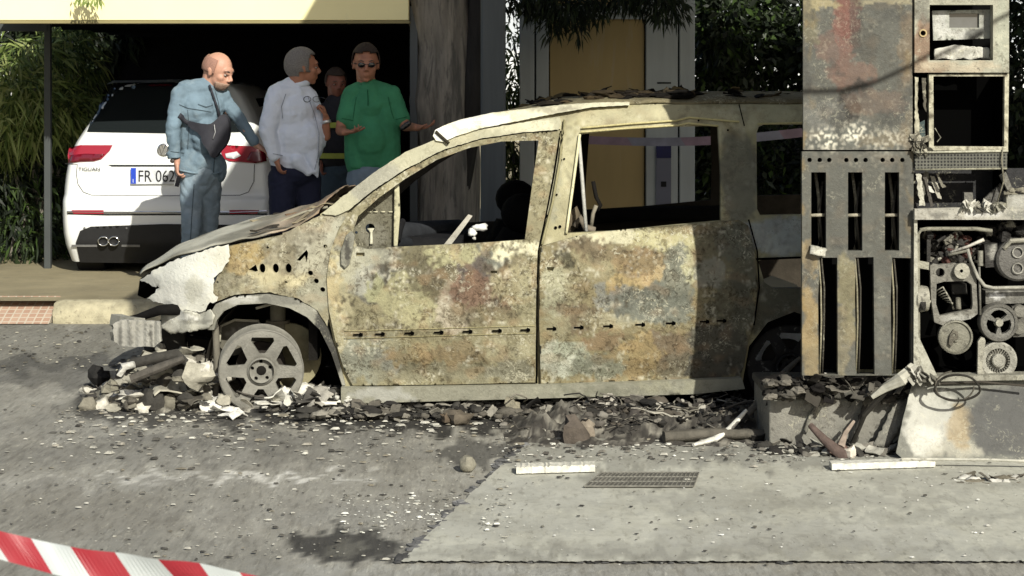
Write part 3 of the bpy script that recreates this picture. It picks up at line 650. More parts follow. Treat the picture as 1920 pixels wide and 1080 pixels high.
# roof sheet -----------------------------------------------------------------
mb = MB(); nu, nv_ = 60, 26; rows = []
TOPL = [(815,262),(860,240),(920,226),(980,215),(1050,204),(1130,195),(1300,193),(1505,193),(1640,198),(1730,225)]
for i in range(nu+1):
    px = 822+(1728-822)*i/nu; py = interp(TOPL, px); p = hit(px, py, gv); row = []
    w = 2*(vplane(p.x)+.9-p.y)
    for j in range(nv_+1):
        v = j/nv_; q = p+V((-VT*w*v, w*v, .05*sin(pi*v)**.7*sm(0,.25,i/nu)-.03*(1-i/nu)*0+.012*nz(px/60, v*5, 1)-.006))
        if i == 0: q.x += -.10*sin(pi*v)
        row.append(q)
    rows.append(row)
mb.rings(rows, False, C(120,112,88), closed=False); rf = mb.build('roof', m_burn, van, True)
sd = rf.modifiers.new('s', 'SOLIDIFY'); sd.thickness = .015; sd.offset = -1
mb = MB(); mb.panel([(818,264),(812,254),(816,244),(830,236),(860,225),(920,212),(1000,202),(1050,197),(1120,192),(1180,191),(1180,197),(1110,201),(1052,211),(980,225),(900,241),(850,257),(832,266)], (), lambda X, Z: gv(X, Z)-.03, .05, 5, blobf(C(222,216,180), [(900,225,60,14,C(236,234,216),.9),(1040,206,50,6,C(150,140,110),.6),(835,250,20,14,C(240,240,226),.9)], 4, 5, 3), -.01, jag=.5)
mb.build('curled_roof_edge', m_burn2, van, True, auto=60)
mb = MB()
line(mb, [(842,268),(824,252),(818,246)], .009, -.05, C(60,56,46)); mb.build('drip_rail', m_char, van, True)
# debris lying on the roof
mb = MB(); rn = random.Random(12)
for k in range(150):
    px = rn.choice((rn.uniform(985,1130), rn.uniform(1120,1320), rn.uniform(1320,1490))); big = 1120 < px < 1320
    p = hit(px, interp(TOPL, px), gv)+V((0, rn.uniform(.08,1.0), .035+(.02 if big else 0)*rn.random()))
    c = C(*[rn.choice(((40,36,30),(70,60,44),(96,84,60),(24,22,20)))][0])
    if k % 2: mb.sheet(p, rn.uniform(.05,.2 if big else .1), rn.uniform(.05,.14), rotm(rn.uniform(-25,25), rn.uniform(-20,20), rn.uniform(0,360)), .02, k, 4, .006, c)
    else: mb.rock(p, rn.uniform(.015,.035), (2.2,1.4,.5), k, c)
for k in range(60):
    p = hit(rn.uniform(1125,1315), 193, gv)+V((0, rn.uniform(.06,.4), rn.uniform(.02,.06))); mb.rock(p, rn.uniform(.015,.035), (2.0,1,.5), k+200, C(*rn.choice(((34,30,26),(58,50,38),(24,22,20)))))
o = mb.build('roof_ash', m_char, van, False); o['kind'] = 'stuff'
mb = MB(); q = hit(1250,193,gv)+V((0,.15,.0)); mb.tube([q, q+V((0,0,.07)), q+V((.02,0,.085))], .012, 8, C(60,54,44)); mb.build('bent_bracket', m_char, van, True)
# far side of the body: the same frame mirrored across the car ------------
mb = MB(); fo = [p if p[1] < 470 else (p[0], p[1]) for p in sf_out]
mb.panel(sf_out, [wh1, wh2, wh3], gv, .05, 16, lambda a, b: C(60,55,48), .012)
for i, v in enumerate(mb.v):
    t_ = v.y-vplane(v.x); w = 1.80-2*t_
    mb.v[i] = V((v.x-VT*w, v.y+w, v.z))
mb.f = [tuple(reversed(f)) for f in mb.f]
mb.panel([(1030,250),(1105,250),(1090,460),(1020,460)], (), gin(1.3), .06, 20, lambda a,b: C(24,22,20), 0)
mb.build('far_side_frame', m_char, van, True, auto=50)
# fender apron ----------------------------------------------------------------
ap_b = [(455,490,34,26,OC,.85),(470,470,30,18,C(190,160,80),.8),(520,520,60,22,C(214,200,150),.8),(540,480,50,30,C(150,140,112),.8),(590,470,40,50,C(176,172,150),.8),(630,430,26,26,C(186,184,164),.8),(600,550,40,30,C(170,168,146),.8),(440,535,50,22,C(168,160,130),.8),(560,440,50,20,C(140,132,112),.7),(500,540,70,10,C(190,180,140),.6)]
ac = blobf(C(160,152,122), ap_b, 8, 9, 5, .5)
ap_out = [(424,462),(480,450),(540,434),(600,404),(632,396),(654,399),(640,430),(622,470),(614,520),(618,580),(614,612),(596,582),(560,560),(505,548),(440,552),(405,566),(396,552),(398,540),(412,508),(428,488)]
ho = [circ(492,503,6,12,9), circ(517,503,6,12,9), circ(541,503,6,12,9), [(466,506),(480,496),(484,508),(478,510)], circ(582,512,5,10), circ(593,527,5,10), circ(605,543,5,10), [(556,488),(575,468),(578,474),(575,492),(571,480),(562,490)], circ(502,464,2.5,8), circ(536,529,3,8,2), circ(408,529,2,8), circ(610,462,4,8), circ(640,427,4,8)]
mb = MB(); mb.panel(ap_out, ho, gv, .03, 5, ac, -.004, jag=.6, hs=4); mb.build('front_wing', m_burn, van, True, auto=50)
# deep dark layer just behind the wing's holes
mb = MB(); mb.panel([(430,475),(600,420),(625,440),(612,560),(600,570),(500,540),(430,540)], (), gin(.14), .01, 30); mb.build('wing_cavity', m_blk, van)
mb = MB(); mb.panel([(390,618),(392,592),(405,570),(440,556),(500,551),(550,558),(592,580),(612,612),(630,655),(648,722),(642,722),(622,662),(600,618),(576,594),(543,577),(500,568),(446,571),(420,583),(407,600),(402,618)], (), gv, .09, 5, blobf(C(158,156,140), [(450,560,40,9,C(206,204,190),.8),(615,650,30,70,C(60,58,54),.9),(530,560,50,12,C(110,108,98),.6)], 9, 4, 2), -.012); mb.build('wheel_arch_lip', m_burn2, van, True, auto=40)
# torn white nose skin
nose = [(262,524),(300,500),(330,486),(400,464),(430,458),(429,490),(418,506),(402,520),(400,548),(410,558),(402,568),(393,566),(388,578),(375,586),(350,580),(330,577),(300,566),(276,560),(286,552),(300,540)]
nb = [(300,550,40,40,C(176,176,168),.8),(350,520,50,50,C(232,232,216),.95),(395,490,30,26,C(236,232,206),.9),(330,555,60,16,C(232,230,214),.9),(415,475,16,20,C(232,228,196),.8),(365,545,20,26,C(204,200,168),.6)]
mb = MB(); mb.panel(nose, (), lambda X, Z: gv(X, Z)+.012*nz(X*5, Z*5, 3)-.01, .006, 5, blobf(C(240,238,220), nb, 12, 9, 5), -.014, jag=2.0)
mb.build('front_skin', mat('flaked_paint', (1,1,1), .5, 0, .12, 6, attr=True, bump=.5, bscale=50, spec=.4, flakes=[(12,.58,.68,(.42,.42,.37),.5),(40,.66,.7,(.2,.19,.16),.7)]), van, True, auto=60)
mb = MB(); mb.panel([(262,524),(300,540),(290,552),(272,560),(258,554)], (), lambda X, Z: gv(X, Z)+.07, .02, 8); mb.build('headlight_cavity', m_blk, van)
mb = MB(); mb.panel([(301,578),(330,574),(352,582),(376,586),(396,580),(404,590),(400,606),(392,616),(360,620),(322,626),(304,614)], (), lambda X, Z: gv(X, Z)+.03*nz(X*9, Z*11, 5), .008, 4, blobf(C(206,204,186), [(340,592,30,6,C(236,234,220),.9),(370,600,30,6,C(150,148,130),.8),(320,610,20,10,C(228,226,206),.8)], 13, 5, 3), -.02, jag=2.0)
mb.build('crumpled_bumper_skin', m_burn2, van, True)
# bonnet --------------------------------------------------------------------
EDG = [(270,515),(277,509),(300,499),(330,486),(400,464),(480,449),(560,428),(604,401)]
mb = MB(); rows = []; n = 56
for i in range(n+1):
    px = 270+(604-270)*i/n; p = hit(px, interp(EDG, px), gv); w = 2*(vplane(p.x)+.9-p.y); row = []; u = i/n
    for j in range(31):
        v = j/30; bow = -.07*sin(pi*v)**.8*(1-u)**2-.02
        q = p+V((-VT*w*v+bow, w*v, (.045+.05*u)*sin(pi*v)**.85*sm(-.02,.15,u)+.012*nz(px/40, v*7, 2)+.012*sm(.55,1,u)*nz(px/14, v*19, 5)+.004))
        row.append(q)
    rows.append(row)
mb.rings(rows, False, closed=False)
cc = blobf(C(124,124,116), [], 1)
mb.c = []
for r in rows:
    for q in r:
        k = nz(q.x*3, q.y*3, 1); u = sm(-1.6,-1.15,q.x); mb.c.append(lc(lc(C(196,194,180), C(140,138,126), sm(-.1,.4,k)), lc(C(120,108,92), C(170,146,122), sm(-.2,.4,nz(q.x*8,q.y*8,4))), u))
bo = mb.build('bonnet', m_burn2, van, True); sd = bo.modifiers.new('s', 'SOLIDIFY'); sd.thickness = .006; sd.offset = -1
mb = MB(); line(mb, [(264,524),(300,501),(335,486),(400,464),(470,450),(530,437)], .005, -.012, C(40,38,34)); mb.build('bonnet_gap', m_blk, van)
# scuttle: crumpled plates, wiper linkage
mb = MB(); rn = random.Random(2)
for k in range(24):
    px = rn.uniform(460,608); yy = interp(EDG, px); p = hit(px, yy, gv); d = rn.uniform(.05,1.3)
    p = p+V((0, d, rn.uniform(.02,.06))); mb.sheet(p, rn.uniform(.05,.16), rn.uniform(.03,.07), rotm(rn.uniform(-15,15), rn.uniform(-30,0), rn.uniform(-40,40)), .02, k, 5, .005, rn.choice((C(150,140,118),C(110,90,72),C(60,56,50),C(150,140,116),C(112,84,66))))
o = mb.build('scuttle_wreckage', m_char, van, False); o['kind'] = 'stuff'
for pts, r, o_, c in (([(480,447),(520,420),(560,404),(606,394)], .008, .25, C(150,146,130)), ([(440,455),(500,432),(560,425)], .006, .02, C(90,86,78)), ([(500,440),(545,424),(575,400)], .01, .12, C(120,112,96))): mb = MB(); line(mb, pts, r, o_, c); mb.build('wiper_linkage', m_char, van, True)
# quarter window inner panel with pressed holes
mb = MB(); mb.panel([(655,470),(650,430),(664,400),(705,366),(746,344),(744,400),(742,464)], [circ(694,428,9,12), circ(668,436,3,8), circ(702,395,3,8), circ(738,398,2,6)], lambda X, Z: vplane(X)+.16, .02, 6, blobf(C(118,114,92), [(700,440,30,20,C(140,136,112),.7)], 2, 6, 3)); mb.build('inner_scuttle_panel', m_burn, van, True, auto=50)
mb = MB(); mb.panel([(740,346),(748,342),(750,400),(745,462),(738,462)], (), lambda X, Z: vplane(X)+.12, .03, 5, lambda a,b: C(190,186,156)); 
for x in (688,700,714,728): mb.panel(rect(x,396,x+8,398.5), (), lambda X, Z: vplane(X)+.15, .01, 4, lambda a,b: C(200,196,170))
mb.panel([(688,428),(702,428),(698,436),(699,458),(693,458),(694,436)], (), lambda X, Z: vplane(X)+.145, .01, 5, lambda a,b: C(214,212,190)); mb.build('pillar_brace', m_burn2, van, True)
mb = MB(); mb.panel([(650,440),(660,432),(666,440),(662,470),(656,494),(648,502),(640,494),(640,470)], (), gv, .02, 4, blobf(C(130,128,112),[(652,470,6,26,C(70,66,56),.9)],3,3,2), -.035); mb.build('mirror_bracket', m_burn2, van, True)
# inside: floor, dash, steering column, seats, loose rods
mb = MB(); X0, X1 = -1.05, 2.3
fl = []
for X in (X0, 2.3): fl.append([V((X, vplane(X)+.08, .22)), V((X, vplane(X)+1.7, .22))])
mb.rings(fl, False, C(20,19,18), closed=False)
mb.bb(-1.15, -1.1, 10.1, 11.7, .25, 1.02, C(30,28,26)); mb.build('floor_pan', m_char, van)
mb = MB(); 
mb.tube([ray(735,440,10.5), ray(800,432,10.9), ray(860,426,11.5)], [.07,.06,.05], 12, C(52,54,58)); mb.tube([ray(740,458,10.4), ray(880,440,11.4)], .035, 10, C(40,42,46))
mb.tube([ray(742,452,10.35), ray(745,430,10.4), ray(755,415,10.5)], [.03,.035,.02], 8, C(30,30,32)); mb.box(ray(790,452,10.8), (.5,.5,.09), rotm(0,5,0), C(34,34,36)); mb.build('dashboard_frame', m_char, van, True, auto=50)
def seat(Y, px, top, bot, hy):
    t = MB(); c = C(9,9,9)
    p = ray(px, top, Y); q = ray(px, bot, Y); t.tube([q+V((-.05,0,0)), q.lerp(p,.5)+V((.0,0,0)), p+V((.06,0,0))], [.2,.2,.15], 12, c, jit=.25); h = ray(px+12, hy, Y); t.ell(h, (.13,.12,.12), None, 12, 8, c); t.box(q+V((-.25,0,-.08)), (.55,.45,.15), None, c); return t
seat(10.55, 968, 440, 560, 400).build('front_seat', m_char, van, True); seat(11.35, 955, 420, 560, 372).build('front_seat', m_char, van, True)
mb = seat(10.7, 1330, 430, 560, 500); mb.tube([ray(1080,410,11.2), ray(1200,402,11.3), ray(1360,400,11.4)], .05, 8, C(16,15,15), jit=.3); mb.build('rear_seat', m_char, van, True)
mb = MB(); mb.panel([(832,459),(878,402),(886,405),(846,459)], (), gin(.10), .02, 5, lambda a,b: C(188,184,172)); mb.tube([ray(836,458,10.08), ray(880,404,10.08)], .004, 6, C(60,58,52)); mb.build('window_channel', m_burn2, van)
mb = MB(); mb.rock(ray(900,427,10.35), .042, (1.25,.6,.5), 3, C(240,240,236)); mb.rock(ray(886,436,10.35), .028, (.9,.6,.9), 5, C(236,236,230)); mb.rock(ray(889,447,10.3), .012, (1,1,.8), 6, C(190,188,180)); mb.build('melted_airbag', m_char, van, True)
mb = MB(); mb.tube([ray(1085,258,10.05), ray(1091,330,10.02), ray(1099,434,9.98)], .011, 7, C(196,196,190)); mb.build('belt_rod', m_burn2, van, True)
mb = MB(); mb.tube([ray(1078,425,10.1), ray(1088,410,10.1), ray(1098,428,10.1), ray(1116,432,10.1)], .02, 7, C(120,112,100), jit=.5); mb.tube([ray(1108,428,10.2), ray(1112,400,10.2), ray(1118,385,10.2)], .012, 6, C(140,134,120)); mb.tube([ray(1112,340,10.3), ray(1118,370,10.3), ray(1126,385,10.3), ray(1120,395,10.3)], .012, 6, C(30,28,26)); mb.rock(ray(1070,415,10.15), .07, (.7,.5,1), 4, C(110,100,84)); mb.build('seat_bracket', m_char, van, True)
# wheel well, suspension
mb = MB(); cW = (505, 690)
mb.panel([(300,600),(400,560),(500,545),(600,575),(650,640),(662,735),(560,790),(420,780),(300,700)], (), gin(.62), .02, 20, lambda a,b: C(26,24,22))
rs = []
for k in range(17):
    a = pi*k/16; q0 = ray(505-128*cos(a), 700-142*sin(a), 10.0); rs.append([V((q0.x, vplane(q0.x)+.09, q0.z)), V((q0.x, vplane(q0.x)+.62, q0.z))])
mb.rings(rs, False, C(70,66,60), closed=False); mb.build('wheel_well', m_char, van, True)
mb = MB(); mb.tube([ray(521,565,10.25), ray(521,650,10.25)], [.045,.045], 14, C(128,124,108)); mb.tube([ray(521,600,10.25), ray(521,606,10.25)], [.07,.07], 14, C(110,104,90)); mb.lathe(ray(540,668,10.24), (0,1,0), [(.19,0),(.19,.03)], 28, C(140,134,108)); mb.tube([ray(480,578,10.2), ray(520,567,10.2), ray(560,575,10.2)], .008, 6, C(200,196,180)); mb.build('suspension_strut', m_char, van, True, auto=40)
mb = MB(); mb.panel([(408,612),(420,604),(480,602),(492,612),(500,640),(480,660),(430,668),(412,650)], (), gin(.34), .06, 7, blobf(C(112,108,94),[(450,630,30,14,C(168,164,146),.8)],5,8,5)); mb.tube([ray(412,640,10.3), ray(414,612,10.3), ray(440,600,10.3), ray(485,602,10.3), ray(490,616,10.3)], .008, 6, C(190,186,168)); mb.tube([ray(404,610,10.15), ray(408,700,10.15), ray(404,748,10.1)], [.02,.022,.02], 8, C(112,108,98))
mb.panel([(340,630),(402,640),(402,760),(350,720)], (), gin(.5), .1, 14, lambda a,b: C(48,46,42)); mb.build('engine_remains', m_char, van, True, auto=50)
# bumper beam across the front
mb = MB(); path = [(262,10.08),(235,10.16),(218,10.26)]
rs = []
for px, Y in path:
    p = V((ray(px,0,Y).x, Y, 0)); rs.append([p+V((.03,-.0,.34)), p+V((.03,0,.49)), p+V((-.03,0,.49)), p+V((-.04,0,.43)), p+V((-.02,0,.41)), p+V((-.04,0,.39)), p+V((-.03,0,.34))])
mb.rings(rs, True, C(150,148,138))
mb.panel([(212,608),(226,600),(262,600),(300,604),(302,640),(290,650),(226,650),(214,640)], (), lambda X, Z: 10.05+.02*nz(X*30, 0, 0), .03, 5, blobf(C(160,158,148), [(226,630,3,26,C(90,88,80),.7),(245,630,3,26,C(100,98,90),.7),(282,630,3,26,C(70,68,62),.8)], 2, 2, 1), jag=1)
mb.build('bumper_beam', m_burn2, van, False)
mb = MB(); mb.tube([ray(222,602,10.3), ray(258,596,10.3), ray(300,582,10.2), ray(345,580,10.2)], [.012,.02,.03,.04], 8, C(22,21,20), jit=.3); mb.panel([(300,600),(345,590),(350,700),(330,690),(306,650)], (), gin(.42), .05, 12, lambda a,b: C(62,60,55)); mb.build('front_carrier', m_char, van, True)

# wheels ----------------------------------------------------------------------
def wheel(cpx, cpy, Y, yaw, colr, par, tilt=0):
    R = Matrix.Rotation(radians(yaw), 3, 'Z') @ Matrix.Rotation(radians(tilt), 3, 'X'); c = ray(cpx, cpy, Y); r0 = .231
    def face(x, y):
        r = math.hypot(x, y)/r0; d = interp([(0,.028),(.28,.03),(.34,.012),(.6,.004),(.9,.0),(1,.004)], r)
        return c+R@V((x, -.0+d, y))
    holes = []
    for k in range(6):
        a = radians(90+60*k-2); q = []
        for rr, w in ((.44,.15),(.80,.36),(.87,.30),(.87,-.30),(.80,-.36),(.44,-.15)): q.append((r0*rr*cos(a+w), r0*rr*sin(a+w)))
        holes.append(q)
    for k in range(5):
        a = radians(72*k+20); holes.append(circ(r0*.225*cos(a), r0*.225*sin(a), .011, 8))
    holes.append(circ(0, 0, .028, 12))
    mb = MB(colr); mb.panel(circ(0,0,r0,64), holes, None, .022, .014, None, 0, mapf=face, hs=.012)
    mb.lathe(c, R@V((0,1,0)), [(r0,.0),(r0+.006,.006),(r0-.004,.016),(r0-.012,.03),(r0-.022,.10),(r0-.01,.17),(r0+.004,.185),(r0-.008,.186),(r0-.034,.10),(r0-.024,.03),(r0-.012,.012)], 56, colr, False)
    mb.lathe(c, R@V((0,1,0)), [(.07,-.004),(.078,.004),(.078,.02),(.068,.02),(.066,.004)], 32, colr, False)
    w = mb.build('wheel', mat('burnt_alloy', (1,1,1), .65, .15, .2, 14, attr=True, bump=.5, bscale=90, flakes=[(26,.6,.68,(.3,.29,.26),.5)]), par, True, auto=35)
    mb = MB(C(60,56,52)); mb.lathe(c, R@V((0,1,0)), [(.0,.05),(.045,.045),(.05,.14),(.14,.14),(.14,.165),(0,.165)], 26); mb.lathe(c, R@V((0,1,0)), [(.02,.028),(.026,.03),(.026,.06),(0,.06)], 12, C(30,28,26))
    mb.build('brake_disc', m_char, w, True, auto=40)
wheel(490, 697, 9.95, 9, C(134,132,124), van, 3)
wheel(1482, 690, vplane(1.55)+.08, 0, C(40,38,36), van)
mb = MB(); mb.panel([(1380,560),(1600,560),(1640,740),(1380,760)], (), gin(.5), .02, 30); mb.lathe(ray(1482,690,vplane(1.55)+.10), (0,1,0), [(.22,0),(.3,.02),(.31,.1),(.3,.18),(.22,.2)], 36, C(16,15,15), False); mb.build('rear_tyre', m_char, van, True)
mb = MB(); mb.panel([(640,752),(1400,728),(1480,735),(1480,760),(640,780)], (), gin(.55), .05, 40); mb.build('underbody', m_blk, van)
# ------------------------------------------------------------------ parked white car
TY = 15.4; TXC = ray(311, 0, TY).x
TW = [(.24,.87),(.45,.915),(.68,.925),(.9,.92),(1.05,.905),(1.19,.872),(1.30,.825),(1.4,.775),(1.55,.70),(1.68,.62),(1.75,.56),(1.79,.48),(1.815,.33),(1.825,.12)]
TR = [(.24,.12),(.42,.02),(.6,0),(.78,.0),(.84,.05),(1.1,.07),(1.28,.10),(1.36,.16),(1.6,.36),(1.72,.46),(1.765,.50),(1.80,.58),(1.815,.75),(1.825,1.1)]
def tcorner(s):
    s = min(1, abs(s)); return .04*s*s+.10*max(0, (s-.92)/.08)**2.0
def gt(X, Z): return TY+interp(TR, Z)+tcorner((X-TXC)/max(.1, interp(TW, Z)))
def gto(o): return lambda X, Z: gt(X, Z)-o
car = thing('parked_car', (TXC, TY+2.2, .155), 'white compact SUV parked under the carport behind the men', 'car')
m_wp = mat('white_paint', C(238,240,238,.9), .28, 0, .02, 2, spec=.5, coat=.4)
m_glass = mat('dark_glass', (.012,.015,.016), .08, 0, 0, spec=.6)
m_blkp = mat('black_plastic', (.018,.018,.019), .55, 0, .1, 20)
m_chr = mat('chrome', (.75,.75,.75), .15, 1, 0)
m_red = mat('lamp_red', (.30,.012,.025), .18, 0, 0, spec=.6, coat=.6); m_redd = mat('lamp_dark_red', (.13,.004,.012), .15, 0, 0, spec=.6, coat=.6)
m_tyre = mat('tyre', (.012,.012,.012), .8, 0, .1, 20)
m_lamp = mat('lamp_clear', (.6,.6,.62), .12, 0, 0, coat=.8)
zr = [.25,.30,.34,.4,.5,.6,.7,.78,.81,.84,.9,1.0,1.1,1.19,1.25,1.3,1.36,1.45,1.55,1.65,1.72,1.765,1.79,1.808,1.822,1.826]
mb = MB(); rows = []
for z in zr:
    W = interp(TW, z); row = []
    fy = interp([(.3,4.25),(.7,4.35),(1.0,4.0),(1.2,3.0),(1.4,2.7),(1.65,2.2),(1.78,1.9),(1.826,1.6)], z)
    for k in range(8): row.append(V((TXC-W*(1-.12*(1-k/7)**2*0), TY+fy-(fy-interp(TR,z)-.55)*k/7, z)))
    for k in range(41):
        s = sin(pi/2*(-1+2*k/40)); row.append(V((TXC+s*W, gt(TXC+s*W, z), z)))
    for k in range(8): row.append(V((TXC+W, TY+interp(TR,z)+.55+(fy-interp(TR,z)-.55)*k/7, z)))
    rows.append(row)
mb.rings(rows, False, closed=True); mb.f.append(tuple(range(len(mb.v)-len(rows[0]), len(mb.v))))
mb.build('body', m_wp, car, True, auto=60)
def tp_(name, out, m, off=.006, th=.012, holes=(), sp=6, smooth=0, colf=None, par=None):
    mb = MB(); mb.panel(out, holes, gto(off), th, sp, colf, 0, smooth); return mb.build(name, m, par or car, True, auto=50)
tp_('rear_window', [(163,247),(171,226),(189,192),(206,167),(216,159),(240,156),(330,154),(400,156),(416,159),(426,168),(441,195),(453,222),(463,247),(330,250)], m_glass, .012)
tp_('roof_spoiler', [(200,158),(212,151),(330,149),(425,152),(440,160),(424,156),(330,153),(214,155)], m_wp, .03, .02)
mb = MB(); mb.panel(rect(280,158,322,161), (), gto(.012), .004, 6); mb.build('brake_light', m_redd, car)
# tail lamps with darker lower field
lt = tp_('tail_light', [(129,277),(150,272),(211,272),(206,282),(190,298),(176,302),(150,303),(129,306),(127,292)], m_red, .014, .02)
mb = MB(); mb.panel([(130,291),(160,288),(196,289),(186,298),(174,301),(150,302),(130,305)], (), gto(.02), .008, 5); mb.build('lamp_lens', m_redd, lt, True); ORG[lt.name] = ORG[car.name]
rt = tp_('tail_light', [(412,276),(425,272),(470,274),(497,282),(500,302),(480,306),(430,302),(418,296)], m_red, .014, .02)
mb = MB(); mb.panel([(422,288),(444,284),(452,292),(440,298),(424,296)], (), gto(.022), .008, 5); mb.build('lamp_lens', m_lamp, rt, True)
mb = MB(); mb.panel([(470,284),(498,286),(500,302),(480,306),(462,300)], (), gto(.021), .008, 5); mb.build('lamp_lens', m_redd, rt, True)
# seams
def tl(mb, pts, r=.003, off=.003, k=8):
    q = []
    for a, b in zip(pts, pts[1:]): q += [hit(lerp(a[0],b[0],i/k), lerp(a[1],b[1],i/k), gto(off)) for i in range(k)]
    q.append(hit(*pts[-1], gto(off))); mb.tube(q, r, 6)
mb = MB(); tl(mb, [(145,308),(143,325),(146,345),(156,360),(172,366),(310,367),(450,366),(466,360),(476,340),(477,308)]); mb.build('tailgate_gap', m_blkp, car)
mb = MB(); tl(mb, [(122,307),(145,308)], .0025); mb.build('bumper_gap', m_blkp, car)
mb = MB(); mb.panel([(203,309),(210,312),(415,312),(420,309)], (), gto(.008), .01, 6); mb.build('plate_recess_shadow', m_blkp, car)  # dark strip painted as the shade in the plate recess
mb = MB(); tl(mb, [(126,397),(180,398),(320,398),(440,398),(500,396)], .008, .006); mb.build('bumper_moulding', m_chr, car)
mb = MB(); mb.panel([(126,399),(200,401),(500,400),(500,403),(200,404),(126,402)], (), gto(.004), .006, 6); mb.build('bumper_shadow_strip', m_blkp, car)
tp_('reflector', [(134,394),(194,394),(194,401),(138,401)], m_red, .012, .01)
tp_('reflector', [(430,394),(486,394),(482,401),(430,401)], m_red, .012, .01)
tp_('rear_valance', [(150,492),(142,455),(150,433),(170,425),(310,420),(460,422),(474,432),(484,458),(480,492),(310,494),(150,492)], m_blkp, .012, .02)
for x0, x1, y in ((134,182,461),(228,262,461),(380,470,461)): tp_('valance_trim', [(x0,y-2),(x1,y-2),(x1,y+2),(x0,y+2)], m_chr if 0 else mat('trim_grey', (.18,.18,.18), .4), .02, .008)
for x in (194,214,):
    c = hit(x, 452, gto(.03)); mb = MB(); mb.tube([c+V((.043*cos(a), -.01, .038*sin(a))) for a in [2*pi*i/20 for i in range(21)]], .006, 8); mb.lathe(c, (0,1,0), [(.040,.0),(.040,.08)], 20, None, False); mb.build('exhaust_pipe', m_chr, car, True)
for x in (158, 237): mb = MB(); mb.lathe(hit(x, 428, gto(.016)), (0,1,0), [(0,-.003),(.009,-.002),(.010,.006)], 12); mb.build('parking_sensor', mat('sensor_grey', (.1,.1,.1), .4), car, True)
# badge
bc = hit(307, 281, gto(.012)); br = .057
mb = MB(); mb.lathe(bc, (0,-1,0), [(br,-.004),(br,.004),(br-.008,.007),(br-.010,.002)], 32)
def zig(pts): mb.tube([bc+V((x*br, -.008, z*br)) for x, z in pts], .0042, 6)
zig([(-.36,.82),(0,.12),(.36,.82)]); zig([(-.72,.5),(-.34,-.68),(0,.06),(.34,-.68),(.72,.5)])
mb.build('badge', m_chr, car, True, auto=40)
mb = MB(); mb.lathe(bc, (0,-1,0), [(br-.005,.0),(0,.0015)], 32); mb.build('badge_field', mat('badge_dark', (.03,.03,.035), .3), car)
def text(s, size, loc, m, par, name, sx=1.0, rot=(90,0,0), ex=.001):
    cu = bpy.data.curves.new(name, 'FONT'); cu.body = s; cu.size = size; cu.extrude = ex
    to = bpy.data.objects.new(name, cu); COL.objects.link(to)
    dg = bpy.context.evaluated_depsgraph_get(); me = bpy.data.meshes.new_from_object(to.evaluated_get(dg)); bpy.data.objects.remove(to)
    me.materials.clear(); me.materials.append(m); o = bpy.data.objects.new(name, me); COL.objects.link(o)
    o.parent = par; o.location = V(loc)-ORG[par.name]; o.rotation_euler = [radians(a) for a in rot]; o.scale = (sx, 1, 1); ORG[o.name] = V(loc)
    return o
p = hit(147, 320, gto(.006)); text('TIGUAN', .042, (p.x, p.y-.006, p.z), m_blkp, car, 'model_lettering', 1.25, (90,0,-6))
# plate
pl = hit(246, 331, gto(.022)); pw, ph = .56, .145; a0 = hit(246, 345, gto(.0)); a1 = a0+V((pw,0,0))
mb = MB(); mb.bb(a0.x, a1.x, a0.y-.03, a0.y-.022, a0.z-.0, a0.z+ph+.0); plate = mb.build('number_plate', mat('plate_white', (.62,.64,.66), .4), car, bevel=.003)
mb = MB(); mb.bb(a0.x+.003, a0.x+.048, a0.y-.032, a0.y-.0301, a0.z+.004, a0.z+ph-.004); mb.build('plate_band', mat('plate_blue', (.02,.06,.45), .4), plate)
text('I', .045, (a0.x+.018, a0.y-.033, a0.z+.014), mat('plate_letter', (.7,.7,.7), .5), plate, 'country_letter')
m_ltr = mat('plate_black', (.012,.012,.015), .5)
text('FR 062', .142, (a0.x+.062, a0.y-.033, a0.z+.022), m_ltr, plate, 'plate_number', .80)
for (x, y) in ((-.70, .52), (.70, .52), (-.70, 3.4), (.70, 3.4)):
    mb = MB(); mb.lathe((TXC+x-.14, TY+y, .115+.335), (1,0,0), [(.2,0),(.33,0),(.345,.03),(.345,.21),(.33,.24),(.2,.24)], 36); mb.build('wheel', m_tyre, car, True, auto=40)
mb = MB(); mb.bb(TXC-.78, TXC+.78, TY+.35, TY+4.0, .36, .42); mb.build('underbody', m_blkp, car)
# side glass on the right flank
mb = MB(); sg = []
for z, y0, y1 in ((1.30,.75,2.9),(1.66,.95,2.2)):
    W = interp(TW, z)+.006; sg.append([V((TXC+W, TY+y0, z)), V((TXC+W, TY+y1, z))])
mb.rings(sg, False, closed=False); mb.build('side_window', m_glass, car)

# ------------------------------------------------------------------ fuel dispenser
PYD = 8.72
def gp(o=0.0): return lambda X, Z: PYD+o
pump = thing('fuel_pump', (1.85, 9.2, 0), 'burnt fuel pump with slotted hose panel, display head and bare machinery', 'fuel pump')
pb = [(1588,40,26,60,C(150,80,66),.9),(1580,120,16,50,C(136,96,82),.8),(1600,140,46,22,C(134,98,84),.75),(1560,90,30,30,C(142,96,84),.5),(1520,30,20,60,C(130,124,84),.7),(1590,200,26,30,C(58,56,54),.95),(1612,165,20,12,C(60,58,56),.8),
 (1620,85,26,34,C(90,90,84),.7),(1700,90,16,70,C(140,118,86),.6),(1640,190,60,22,C(132,104,88),.5),(1650,262,50,16,C(146,130,96),.6),(1545,215,40,30,C(120,124,124),.6),
 (1519,600,18,60,C(178,150,78),.9),(1518,480,16,40,C(160,140,90),.8),(1520,680,16,40,C(168,146,84),.8),(1588,560,20,80,C(150,142,90),.8),(1580,640,18,60,C(160,148,104),.6),(1520,5,60,8,C(190,176,110),.8),(1660,4,60,6,C(190,180,130),.7),(1655,600,16,90,C(118,122,116),.7),(1600,300,110,12,C(112,112,104),.5),(1700,250,14,40,C(128,116,92),.6)]
